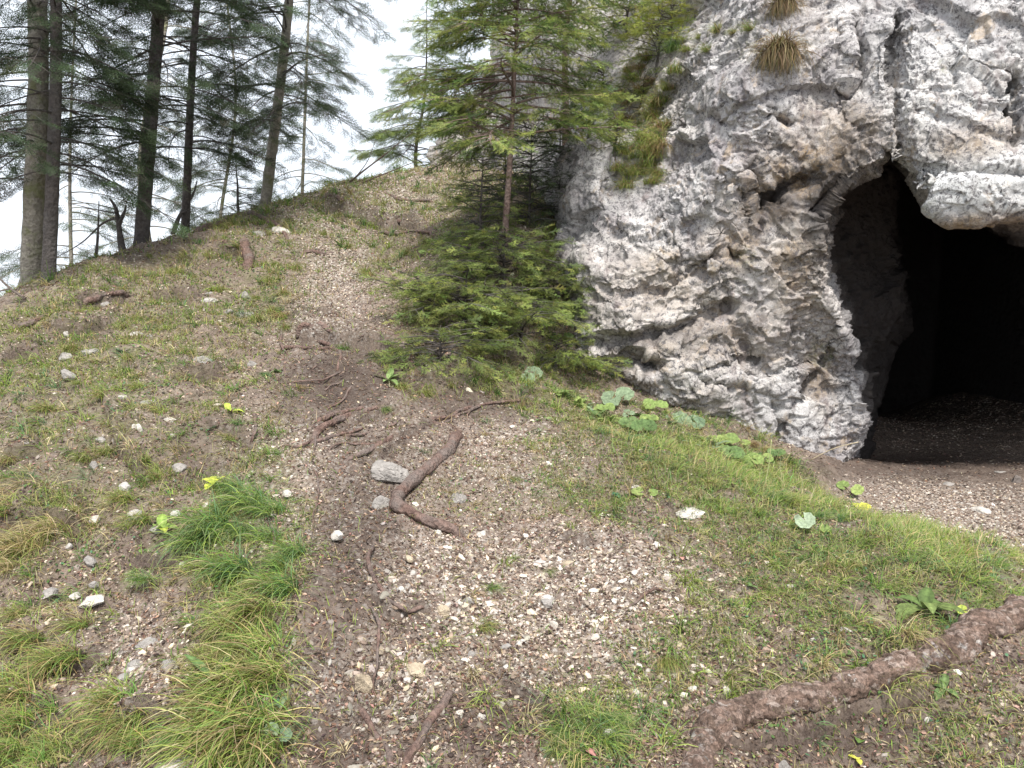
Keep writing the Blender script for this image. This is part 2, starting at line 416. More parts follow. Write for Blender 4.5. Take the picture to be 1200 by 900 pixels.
# ------------------------------------------------------------------ main cliff
D = [(665,430,8.5),(665,300,8.75),(672,230,9.0),(650,300,9.6),(650,420,9.2),(625,300,12.5),(625,200,12.5),(625,430,12),(660,170,11.5),(630,50,13),(630,520,12),(580,300,15),(580,100,15),
 (700,430,8.15),(700,300,8.35),(720,220,8.7),(700,175,9.0),(740,190,9.0),(760,460,7.9),(760,350,7.95),(770,270,8.1),(830,495,7.95),(850,400,7.75),(840,300,7.7),(840,200,7.75),(830,100,8.2),(860,50,8.35),(870,0,8.6),(870,-80,9.0),
 (940,530,7.9),(940,400,7.95),(900,300,7.7),(910,200,7.7),(950,100,7.75),(950,0,7.95),(960,-80,8.2),(985,450,8.1),(1000,160,7.4),(1010,60,7.5),(1040,0,7.6),(1050,-80,7.9),(1100,240,6.95),(1090,150,7.0),(1150,200,6.75),(1200,240,6.65),(1200,100,6.9),(1200,0,7.15),(1200,-90,7.4),
 (1350,100,6.8),(1350,250,6.6),(1350,-90,7.2),(1450,0,7),
 (750,165,9.5),(785,120,9.4),(790,75,9.7),(700,120,11.5),(740,60,11.2),(820,20,9.9),(720,0,12.2),(800,-60,11.5),(700,-100,13),(870,-140,10)]
PD = np.array([at(*d) for d in D])
_df = tps(PD[:, [0, 2]], PD[:, 1], 3e-3)
# recesses: polyline in photo pixels, half width px, depth m
CREASE = [([(690,250),(760,300),(850,330),(880,420)],4.6,0.066),([(800,110),(830,200),(880,230)],4.2,0.066),([(930,60),(900,160),(850,230),(760,260)],4.2,0.055),([(705,360),(800,310),(870,300)],4.2,0.055),([(840,360),(900,440),(915,520)],5.2,0.077),([(1080,20),(1130,70),(1200,90)],4.2,0.055),([(1075,130),(1140,150),(1185,175)],6.3,0.077),([(1060,60),(1100,110),(1090,160)],4.2,0.044),([(760,400),(830,450),(900,460)],5.2,0.066),([(1058,20),(1052,80),(1056,120),(1066,200)],7,.35),([(1196,95),(1192,165)],7,.8),([(672,405),(740,398),(800,385),(862,362)],9,.22),([(735,420),(768,428)],14,.35),
 ([(900,235),(930,215),(960,205)],14,.3),([(880,195),(892,245)],8,.22),([(850,275),(862,300)],10,.18),([(1000,20),(1008,60),(1000,110)],5,.2),([(1062,190),(1075,205),(1200,205)],5,.12),
 ([(905,130),(925,145)],8,.15),([(810,430),(850,428),(890,420)],5,.14),([(905,540),(930,470),(985,400)],6,.16),([(700,330),(730,345),(780,340)],5,.12),([(1120,110),(1150,130),(1200,128)],5,.08),
 ([(760,170),(800,150),(850,140)],6,.2),([(985,40),(990,110),(1010,160)],5,.12),([(780,250),(800,300),(790,330)],5,.1)]
xs = axis(-.6, .45, 5.2, 10.4, .024, .16); ys = axis(5.6, 6.3, 9.4, 17.5, .024, .13); zs = axis(-3.6, -2.15, 3.5, 6.0, .024, .16)
XZ = np.stack(np.meshgrid(xs, zs, indexing='ij'), -1).reshape(-1, 2)
Df = np.clip(_df(XZ), 6.45, 16)
pp = np.c_[XZ[:, 0], Df, XZ[:, 1]]; cpx, cpy = proj(pp)
for pts, wd, dp in CREASE:
    d = seg_dist(cpx + 5 * fbm(pp * 4, 2, 3), cpy + 5 * fbm(pp * 4 + 9, 2, 4), pts)
    Df = Df + dp * np.clip(1.25 - d / wd, 0, 1) ** 1.3
P3 = np.c_[XZ[:, 0], XZ[:, 1], np.zeros(len(XZ))]
Df = (Df + .16 * fbm(P3 * .95, 3, 51)).reshape(len(xs), len(zs)).astype(np.float32)
for _ in range(1):                                    # soften the recess walls so the grid carries them cleanly
    Df[1:-1] = (Df[:-2] + 2 * Df[1:-1] + Df[2:]) / 4; Df[:, 1:-1] = (Df[:, :-2] + 2 * Df[:, 1:-1] + Df[:, 2:]) / 4
X3, Y3, Z3 = np.meshgrid(xs.astype(np.float32), ys.astype(np.float32), zs.astype(np.float32), indexing='ij', sparse=True)
dd = Y3 * CP - Z3 * SP
PXg = 600 + F * X3 / dd; PYg = 450 - F * (Y3 * SP + Z3 * CP) / dd
# the cave: left wall bends right with depth, lintel low in front and a lower vault behind
row = [0, 185, 200, 225, 260, 300, 350, 390, 404, 440, 490, 520, 540, 700]
left0 = [1040, 1036, 1012, 985, 968, 965, 975, 984, 999, 1004, 1001, 992, 985, 985]
left1 = [1044, 1040, 1040, 1043, 1046, 1050, 1058, 1052, 1040, 1030, 1026, 1020, 1020, 1020]
L0 = np.interp(PYg, row, left0).astype(np.float32); L1 = np.interp(PYg, row, left1).astype(np.float32)
tt = sstep(8.6, 9.9, Y3 + 0 * PYg).astype(np.float32)
edge = L0 * (1 - tt) + L1 * tt
nn = np.stack(np.meshgrid(ys, zs, indexing='ij'), -1).reshape(-1, 2); nz_ = fbm(np.c_[nn * 1.7, np.zeros(len(nn))], 3, 61).reshape(1, len(ys), len(zs)).astype(np.float32)
edge = edge + 14 * nz_
col = [900, 985, 1010, 1035, 1060, 1090, 1120, 1160, 1200, 1300, 1500]
top0 = [285, 205, 185, 168, 196, 236, 254, 258, 256, 258, 260]
top1 = [300, 222, 200, 182, 195, 222, 242, 268, 288, 300, 310]
T0 = np.interp(PXg, col, top0).astype(np.float32); T1 = np.interp(PXg, col, top1).astype(np.float32)
t2 = sstep(8.3, 8.9, Y3 + 0 * PYg).astype(np.float32)
# step up behind the lintel, then the darker vault further in
topc = T0 * (1 - t2) + T1 * t2 - 26 * np.clip(1 - np.abs(Y3 - 7.9) / .45, 0, 1)
mpp = dd / F
c = np.minimum(np.minimum((PXg - edge), (PYg - topc)), 1480 - PXg) * mpp
c = np.minimum(c, np.minimum(15.6 - Y3, 7.5 + .12 * Y3 - .6 - X3)); c = np.minimum(c, Y3 - 5.2)
s = (Y3 - Df[:, None, :]) * .75
Fv = np.minimum(s, -c); del c, s, edge, topc, PXg, PYg, L0, L1, T0, T1, tt, t2
Fv[0], Fv[-1], Fv[:, 0], Fv[:, -1], Fv[:, :, 0], Fv[:, :, -1] = -1, -1, -1, -1, -1, -1
V, Q = surface_nets(Fv, xs, ys, zs); del Fv
fcy = V[Q].mean(1); Q = Q[(fcy[:, 1] < 16.8) & (fcy[:, 2] > -3.3)]
tick('nets')
V, Q = subdiv(V, Q); tick('subdiv'); N = vnormals(V, Q)
for _ in range(4):                                   # relax the stair steps of the grid
    acc = np.zeros_like(V); cnt = np.zeros(len(V))
    for k in range(4):
        for c_ in range(3): acc[:, c_] += np.bincount(Q[:, k], V[Q[:, k - 1], c_], len(V))
        cnt += np.bincount(Q[:, k], minlength=len(V))
    V = np.where(cnt[:, None] > 0, V * .3 + .7 * acc / np.maximum(cnt, 1)[:, None], V)
fa = np.clip((V[:, 1] > 5.8) * 1.0, 0, 1) * np.clip(1.2 - (V[:, 1] - 9) / 4, .35, 1)
S1 = V + .10 * np.stack([fbm(V * 2.2, 2, 71), fbm(V * 2.2, 2, 72), fbm(V * 2.2, 2, 73)], -1)
disp = np.zeros(len(V))
cpx, cpy = proj(V)
smoothz = blob(cpx, cpy, [(1140,180,70,70,0,.7),(1130,60,70,60,0,.35)])   # the water-worn lintel is smoother
rough = (1 - smoothz)
fine_m = (V[:, 1] < 9.7) & (V[:, 2] < 3.8) & (V[:, 2] > -2.3) & (V[:, 0] < 5.3) & (V[:, 0] > .3); fin2 = (V[:, 1] < 12.5) & (V[:, 2] < 5)
_f4 = lambda P, o, s_, g: (lambda r: (r.__setitem__(fine_m, fbm(P[fine_m], o, s_, g)), r)[1])(np.zeros(len(P)))
patch = np.clip(.35 + 2.4 * fbm(V * 1.6, 2, 99), .12, 1.2)
Sx = S1 * np.array([1, 1, 1.25])
for sc, am in ((1.15, .10), (3.4, .045), (8, .028), (16, .016), (36, .010)):
    mk = fine_m if sc > 8 else fin2
    b1, b2, pl, idh = worley(Sx[mk] * sc + sc, int(sc * 10)); disp[mk] += am * pl * (rough[mk] if sc > 3 else 1) * (patch[mk] if sc > 10 else 1)
disp += .016 * fbm(V * 7, 4, 81, .6) + .014 * patch * _f4(V * 36, 3, 91, .7) * (.3 + .7 * rough)
disp -= .05 * np.clip(_f4(V * 8.5, 4, 83, .65) - .16, 0, .5) * 2 * rough * patch + .03 * np.clip(_f4(V * 24, 3, 85, .6) - .14, 0, .4) * 2 * rough * patch
# broken beds dipping gently
bed = np.sin((V[:, 2] * 1.0 - .28 * V[:, 0] + .10 * fbm(V * 1.5, 2, 95)) * 21)
disp += .014 * np.sign(bed) * np.abs(bed) ** .5 * np.clip(.2 + 1.8 * fbm(V * .9, 2, 96), 0, 1) * rough
V = V + N * (disp * fa)[:, None]
tanm = blob(cpx, cpy, [(800,330,60,40,0,.55),(720,440,50,30,0,.5),(830,470,40,25,0,.45),(930,320,30,60,0,.8),(945,200,80,45,-25,1),(900,235,45,40,0,.9),(1150,258,90,12,0,1),(1140,165,55,25,-15,.8),(860,290,40,30,0,.8),(860,400,70,50,0,.5),(960,440,20,40,0,.8),(780,420,40,25,0,.5),(1000,150,60,30,20,.6),(1120,262,60,10,0,1)])
whitem = blob(cpx, cpy, [(1130,210,90,45,0,1),(1120,100,90,90,0,.6),(840,450,90,40,0,.35),(940,490,40,30,0,.4)])
shadem = np.clip(sstep(8.3, 9.0, V[:, 1]) * sstep(2.6, 3.2, V[:, 0]) * (cpy > 180) * (cpx > 955) * 1.0 + blob(cpx, cpy, [(905,240,30,22,0,.8),(975,235,28,60,20,.8),(770,395,60,9,-5,.5)]), 0, 1)  # where the painted shade goes: cave interior behind the pillar, plus a few recesses
mossm = blob(cpx, cpy, [(1110,70,8,8,0,1),(900,60,40,20,0,.5),(965,415,12,14,0,.8),(870,300,14,10,0,.6),(1095,250,10,30,-30,.5)])
tick('disp')
V_CL, Q_CL = V, Q
cliff = mesh_obj('cliff', V, [Q], M['cliff'], attrs={'tan': tanm, 'white': whitem * (1 - tanm), 'painted_shade': shadem, 'moss': mossm})
cliff['kind'] = 'structure'
print('cliff faces', len(Q))

# ------------------------------------------------------------------ rear rock wall on the skyline
xs = np.arange(-2.6, 4.3, .075); ys = np.arange(12.0, 18.5, .09); zs = np.arange(-.5, 9, .075)
X3, Y3, Z3 = np.meshgrid(xs, ys, zs, indexing='ij', sparse=True)
DR = [(500,190,16),(560,180,15),(560,110,15.6),(620,170,14.2),(640,60,15),(700,120,13.4),(700,0,14.2),(760,60,12.9),(800,-60,14),(600,250,14.5),(700,250,13),(900,100,13),(900,-150,14),(1100,0,13.5),(600,-60,17)]
PR = np.array([at(*d) for d in DR]); fr = tps(PR[:, [0, 2]], PR[:, 1], 1e-2)
XZ = np.stack(np.meshgrid(xs, zs, indexing='ij'), -1).reshape(-1, 2)
Dr = np.clip(fr(XZ), 12.6, 17.8).reshape(len(xs), 1, len(zs))
tx = np.interp(xs, [-2.6, -1.9, -1.6, -.7, .35, 1.0, 2.0, 9], [1.2, 2.0, 2.5, 3.8, 5.0, 6.3, 7.6, 8.5]) + .25 * np.sin(xs * 5.1)
Fv = np.minimum(Y3 - Dr, tx[:, None, None] - Z3 + 0 * Y3)
Fv[0], Fv[-1], Fv[:, 0], Fv[:, -1], Fv[:, :, 0], Fv[:, :, -1] = -1, -1, -1, -1, -1, -1
V, Q = surface_nets(Fv, xs, ys, zs); N = vnormals(V, Q); disp = np.zeros(len(V))
for sc, am in ((.9, .3), (2.4, .14), (6, .06)):
    disp += am * worley(V * sc * np.array([1.5, 1, .8]) + sc, int(sc * 10) + 5)[2]
V = V + N * (disp + .06 * fbm(V * 5, 3, 31))[:, None]
rear = mesh_obj('rock_wall', V, [Q], M['rear']); rear['kind'] = 'structure'
tick('part1')
CLV = V_CL; CLQ = Q_CL
# ================================================================== scatter tools
def unit(v): return v / np.maximum(np.linalg.norm(v, axis=-1, keepdims=True), 1e-9)

def catmull(P, n):
    P = np.asarray(P, float)
    if len(P) == 2: P = np.vstack([P[0], (P[0] + P[1]) / 2, P[1]])
    Q = np.vstack([2 * P[0] - P[1], P, 2 * P[-1] - P[-2]]); out = []
    m = len(P) - 1; t = np.linspace(0, m, n); k = np.minimum(t.astype(int), m - 1); f = (t - k)[:, None]
    a, b, c, d = Q[k], Q[k + 1], Q[k + 2], Q[k + 3]
    return .5 * (2 * b + (c - a) * f + (2 * a - 5 * b + 4 * c - d) * f * f + (3 * b - a - 3 * c + d) * f ** 3)

def tube(P, R, nseg=8, bark=0.0, bsc=20, seed=0, caps=True):
    """tapered tube along P with radii R; returns V, quads, tris"""
    P = np.asarray(P, float); n = len(P); T = unit(np.gradient(P, axis=0))
    up = np.array([0, 0, 1.]) if abs(T[0][2]) < .9 else np.array([1., 0, 0])
    A = np.zeros_like(P); a = unit(np.cross(T[0], up))
    for i in range(n):
        a = unit(a - T[i] * np.dot(a, T[i])); A[i] = a
    B = np.cross(T, A); th = np.arange(nseg) / nseg * 2 * math.pi
    dirs = A[:, None] * np.cos(th)[None, :, None] + B[:, None] * np.sin(th)[None, :, None]
    R = np.broadcast_to(np.asarray(R, float), (n,))
    V = (P[:, None] + dirs * R[:, None, None]).reshape(-1, 3)
    if bark:
        s = worley(V * bsc * np.array([1, 1, .5]) + seed, 3 + seed)
        d = bark * (s[2] + 1.4 * np.clip(s[1] - s[0], 0, .4) - .3) + bark * .6 * fbm(V * bsc * 2.3, 3, seed)
        V = V + dirs.reshape(-1, 3) * d[:, None]
    idx = np.arange(n * nseg).reshape(n, nseg); nx = np.roll(idx, -1, 1)
    Q = np.stack([idx[:-1], nx[:-1], nx[1:], idx[1:]], -1).reshape(-1, 4)
    Tt = np.zeros((0, 3), int)
    if caps:
        c0 = len(V); V = np.vstack([V, P[0], P[-1]])
        Tt = np.vstack([np.stack([np.full(nseg, c0), nx[0], idx[0]], -1), np.stack([np.full(nseg, c0 + 1), idx[-1], nx[-1]], -1)])
    return V, Q, Tt

class Bag:
    def __init__(s): s.V = []; s.Q = []; s.T = []; s.C = []; s.n = 0
    def add(s, V, Q=None, T=None, C=None):
        s.V.append(V)
        if Q is not None and len(Q): s.Q.append(np.asarray(Q) + s.n)
        if T is not None and len(T): s.T.append(np.asarray(T) + s.n)
        if C is not None: s.C.append(np.broadcast_to(C, (len(V), 3)))
        s.n += len(V)
    def obj(s, name, mat, parent=None, smooth=True):
        F_ = []
        if s.Q: F_.append(np.concatenate(s.Q))
        if s.T: F_.append(np.concatenate(s.T))
        return mesh_obj(name, np.concatenate(s.V), F_, mat, parent, np.concatenate(s.C) if s.C else None, smooth)

def instance(pv, faces, pos, X, Y_, Z, colr=None, shade=None):
    """stamp prototype verts at N frames; X,Y_,Z are N,3 scaled axes"""
    n, k = len(pos), len(pv)
    V = pos[:, None] + pv[None, :, 0, None] * X[:, None] + pv[None, :, 1, None] * Y_[:, None] + pv[None, :, 2, None] * Z[:, None]
    out = [(f[None] + (np.arange(n) * k)[:, None, None]).reshape(-1, f.shape[1]) for f in faces]
    C = None
    if colr is not None:
        C = np.repeat(colr[:, None], k, 1)
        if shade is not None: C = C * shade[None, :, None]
        C = C.reshape(-1, 3)
    return V.reshape(-1, 3), out, C

def blades(base, az, L, up, droop, w, colr, K=4, rs=None, tipc=None, curl=0.0):
    """grass blades as tapered ribbons bending over"""
    rs = rs or rng; n = len(base)
    t = np.linspace(0, 1, K + 1)
    d = np.c_[np.cos(az), np.sin(az), np.zeros(n)]; side = np.c_[-np.sin(az), np.cos(az), np.zeros(n)]
    ang = up[:, None] - droop[:, None] * t[None]            # elevation angle along the blade
    dx = np.cos(ang) * L[:, None] / K; dz = np.sin(ang) * L[:, None] / K
    hx = np.c_[np.zeros(n), np.cumsum(dx[:, :-1], 1)]; hz = np.c_[np.zeros(n), np.cumsum(dz[:, :-1], 1)]
    cu = curl * rs.normal(0, 1, n)[:, None] * t[None] ** 2 * L[:, None]
    P = base[:, None] + d[:, None] * hx[..., None] + side[:, None] * cu[..., None]; P[..., 2] += hz
    wd_ = w[:, None] * (1 - t[None] ** 2 * .92) * .5
    ro = rs.uniform(-.6, .6, n); sv = side * np.cos(ro)[:, None] + np.array([0, 0, 1]) * np.sin(ro)[:, None]
    A = P - sv[:, None] * wd_[..., None]; B = P + sv[:, None] * wd_[..., None]
    V = np.stack([A, B], 2).reshape(-1, 3); m = 2 * (K + 1)
    f = np.array([[2 * i, 2 * i + 1, 2 * i + 3, 2 * i + 2] for i in range(K)])
    Q = (f[None] + (np.arange(n) * m)[:, None, None]).reshape(-1, 4)
    C = np.repeat(colr[:, None], K + 1, 1)
    if tipc is not None: C = C * (1 - t[None, :, None] ** 2) + tipc[:, None] * t[None, :, None] ** 2
    C = np.repeat(C[:, :, None], 2, 2).reshape(-1, 3)
    return V, Q, C

GREEN = np.array([.115, .225, .045]); YGREEN = np.array([.25, .33, .065]); TAN = np.array([.40, .31, .15]); BLUEG = np.array([.11, .21, .09]); BROWN = np.array([.20, .12, .06]); STRAW = np.array([.52, .43, .25])
def pal(n, cols, wts, var=.18, rs=None, hv=.06):
    rs = rs or rng; c = np.array(cols)[rs.choice(len(cols), n, p=np.array(wts) / sum(wts))]
    return np.clip(c * rs.normal(1, var, (n, 1)) * rs.normal(1, hv, (n, 3)), .01, .9)

M['grass'] = leaf_mat('grass_blades', .35, .6, .2)
M['leaf'] = leaf_mat('broad_leaves', .25, .7, .4, 45)
M['needle'] = leaf_mat('conifer_needles', .3, .6, .3, 2.2)
M['litter'] = leaf_mat('leaf_litter', .1, .8, .2, 20)

def bark_mat(name, a, b, sc=14, tint_noise=2.0, moss=None):
    t = NT(name)
    c = t.ramp(t.noise(sc, 8, .7, dist=.5), [(.32, a), (.66, b)])
    c = t.mix(t.ramp(t.noise(tint_noise, 5), [(.45, 0), (.65, .6)]), c, tuple(.55 * x + .45 * y for x, y in zip(a, (.3, .3, .28))))
    c = t.mix(t.ramp(t.voro(sc * 2.2), [(.0, .7), (.28, 0)]), c, tuple(x * .35 for x in a))
    if moss: c = t.mix(t.ramp(t.noise(5, 6), [(.5, 0), (.64, .8)]), c, moss)
    n1 = t.bump(t.voro(sc * 1.6), .8, .02); n2 = t.bump(t.noise(sc * 4, 6, .7), .8, .012, n1)
    return t.done(c, .9, n2)
M['bark_grey'] = bark_mat('grey_fir_bark', (.13, .115, .095), (.34, .31, .26), 16, 1.2, (.16, .17, .08))
M['bark_dark'] = bark_mat('dark_spruce_bark', (.045, .038, .036), (.14, .12, .11), 18, 1.5)
M['bark_red'] = bark_mat('scaly_red_bark', (.10, .06, .05), (.33, .235, .20), 20, 3)
M['root'] = bark_mat('root_bark', (.075, .045, .036), (.25, .165, .135), 26, 5)
M['log'] = bark_mat('scaly_log_bark', (.095, .055, .048), (.36, .27, .24), 24, 6)
def scaly(name):
    t = NT(name); mp = t.new('ShaderNodeMapping'); mp.inputs['Scale'].default_value = (1, 1.6, 1.6); t.l.new(t.coord(), mp.inputs[0]); v = mp.outputs[0]
    wv = t.new('ShaderNodeVectorMath', operation='ADD'); nn = t.new('ShaderNodeTexNoise'); nn.inputs['Scale'].default_value = 30; t.l.new(v, nn.inputs['Vector'])
    sc = t.new('ShaderNodeVectorMath', operation='SCALE'); sc.inputs['Scale'].default_value = .055; t.l.new(nn.outputs['Color'], sc.inputs[0]); t.l.new(v, wv.inputs[0]); t.l.new(sc.outputs[0], wv.inputs[1]); w = wv.outputs[0]
    cell = t.voro(30, 'F1', 'Color', w); edge = t.voro(30, 'DISTANCE_TO_EDGE', 'Distance', w)
    c = t.ramp(cell, [(.15, (.16,.115,.088)), (.5, (.30,.205,.16)), (.85, (.42,.33,.28)), (.98, (.56,.52,.48))])
    c = t.mix(t.ramp(t.noise(6, 6), [(.52, 0), (.62, .75)]), c, (.13,.085,.062)); c = t.mix(t.ramp(t.noise(9, 6, .7), [(.6, 0), (.68, .7)]), c, (.52,.50,.48))
    c = t.mix(t.ramp(edge, [(.0, .35), (.05, 0)]), c, (.05,.034,.03))
    c = t.mix(t.ramp(t.noise(16, 8, .8, dist=1.5), [(.52, 0), (.60, .6)]), c, (.08,.048,.04))
    c = t.mix(1.0, c, t.ramp(t.noise(60, 7, .8), [(.35, .35), (.5, .9), (.65, 1.5)]), 'MULTIPLY')
    n = t.bump(t.noise(45, 7, .8), 1.0, .022); n = t.bump(t.noise(120, 5, .7), .6, .006, n)
    return t.done(c, .85, n)
M['log'] = scaly('scaly_log_bark')
M['twig'] = bark_mat('dead_twig', (.09, .065, .05), (.27, .2, .16), 40, 6)

# ------------------------------------------------------------------ gravel and litter
def ico():
    p = (1 + 5 ** .5) / 2
    v = np.array([(-1,p,0),(1,p,0),(-1,-p,0),(1,-p,0),(0,-1,p),(0,1,p),(0,-1,-p),(0,1,-p),(p,0,-1),(p,0,1),(-p,0,-1),(-p,0,1)], float)
    f = np.array([(0,11,5),(0,5,1),(0,1,7),(0,7,10),(0,10,11),(1,5,9),(5,11,4),(11,10,2),(10,7,6),(7,1,8),(3,9,4),(3,4,2),(3,2,6),(3,6,8),(3,8,9),(4,9,5),(2,4,11),(6,2,10),(8,6,7),(9,8,1)])
    return v / np.linalg.norm(v[0]), f

def octa():
    return np.array([(1,0,0),(-1,0,0),(0,1,0),(0,-1,0),(0,0,1),(0,0,-1)], float), np.array([(0,2,4),(2,1,4),(1,3,4),(3,0,4),(2,0,5),(1,2,5),(3,1,5),(0,3,5)])

def scatter(n, r0=1.9, r1=17, a=40):
    ang = np.radians(rng.uniform(-a, a, n)); r = r0 * (r1 / r0) ** rng.uniform(0, 1, n)
    xy = np.c_[np.sin(ang) * r, np.cos(ang) * r]; P = np.c_[xy, H0(xy)]
    px, py = proj(P); return xy, px, py, r

def frames(N, n):
    a = unit(np.cross(N, rng.normal(0, 1, (n, 3)))); return a, np.cross(N, a)

def stones(name, n, mask_fn, smin, smax, cols, wts, flat=.55, label=None, pw=2.2, low=False):
    xy, px, py, r = scatter(n)
    keep = rng.uniform(0, 1, n) < mask_fn(px, py, xy); xy = xy[keep]; n = len(xy); r = r[keep]
    u = rng.uniform(0, 1, n) ** pw; s = smin + (smax - smin) * u; s = np.maximum(s, .0016 * r)
    N = unit(Hn(xy) + rng.normal(0, .25, (n, 3))); A, B = frames(N, n)
    base, f = (octa() if low else ico()); bag = Bag(); grp = rng.integers(0, 8, n)
    z = H(xy); dkk = blob(px[keep], py[keep], DARK_AREA)
    for g in range(8):
        m = grp == g
        if not m.any(): continue
        v = base * rng.uniform(.62, 1.25, (len(base), 1)); v = v * np.array([1, .72, flat])
        sm = s[m][:, None]; k = m.sum()
        pos = np.c_[xy[m], z[m] + .02 * s[m]]
        V, (T,), C = instance(v, [f], pos, A[m] * sm * rng.uniform(.8, 1.5, (k, 1)), B[m] * sm, N[m] * sm * rng.uniform(.6, 1.1, (k, 1)), pal(k, cols, wts, .22, hv=.018) * (1 - .6 * dkk[m])[:, None])
        bag.add(V, T=T, C=C)
    o = bag.obj(name, M['pebble'], smooth=False); o['kind'] = 'stuff'; return o

def pebble_mat():
    t = NT('pebbles'); c = t.attr('Col'); n = t.noise(60, 5, .7)
    t.done(t.mix(1.0, c, t.ramp(n, [(.3, .72), (.7, 1.25)]), 'MULTIPLY'), .85, t.bump(n, .5, .006)); return t.m
M['pebble'] = pebble_mat()
def cavef(xy): return (sstep(2.6, 3.3, xy[:, 0]) * sstep(5.6, 6.2, xy[:, 1]))
BR = [(.17,.12,.092), (.26,.195,.15), (.40,.33,.27), (.54,.48,.41), (.07,.05,.04), (.56,.46,.34)]
def gm(px, py, xy):
    g = blob(px, py, GRAVEL_AREA); gr = blob(px, py, GRASS_AREA)
    return np.clip(.30 + .9 * g - .3 * gr - .5 * blob(px, py, DARK_AREA) + .35 * fbm(np.c_[xy * 2.3, 0 * px], 2, 7), .04, 1)
stones('gravel', 330000, gm, .0035, .011, BR, [4, 5, 4, 1.5, 5, .7], low=True)
stones('gravel', 45000, gm, .007, .020, BR, [4, 5, 5, 1.6, 3, .8], pw=2.6)
stones('gravel', 17000, lambda px, py, xy: np.clip(.02 + .95 * blob(px, py, GRAVEL_AREA) ** 1.5 * (1 + .8 * fbm(np.c_[xy * 3, 0 * px], 2, 8)), 0, 1), .007, .03, [(.55,.50,.45), (.44,.385,.33), (.50,.42,.32), (.30,.25,.21)], [4, 4, 1.4, 2], pw=3)

def litter(n):
    xy, px, py, r = scatter(n); keep = rng.uniform(0, 1, n) < np.clip(.75 - .4 * blob(px, py, GRAVEL_AREA) - .6 * cavef(xy), .1, 1); xy = xy[keep]; r = r[keep]; n = len(xy)
    N = unit(Hn(xy) + rng.normal(0, .45, (n, 3))); A, B = frames(N, n)
    pv = np.array([(-.5, 0, 0), (-.1, .28, .10), (.5, 0, 0), (-.1, -.28, .10), (.1, 0, -.04)]); f = np.array([(0, 4, 1), (4, 2, 1), (0, 3, 4), (3, 2, 4)])
    s = rng.uniform(.008, .032, n)[:, None] * (.6 + r[:, None] * .08); w = rng.choice([.18, 1.0], n, p=[.55, .45])[:, None]
    pos = np.c_[xy, H(xy) + .006]
    V, (T,), C = instance(pv, [f], pos, A * s * (1 + 1.2 * (w < .5)), B * s * w, N * s, pal(n, [(.10,.06,.045), (.20,.12,.085), (.32,.22,.16), (.42,.33,.25), (.06,.04,.035)], [4, 4, 3, 1.5, 3]))
    b = Bag(); b.add(V, T=T, C=C); o = b.obj('leaf_litter', M['litter'], smooth=False); o['kind'] = 'stuff'
litter(170000)

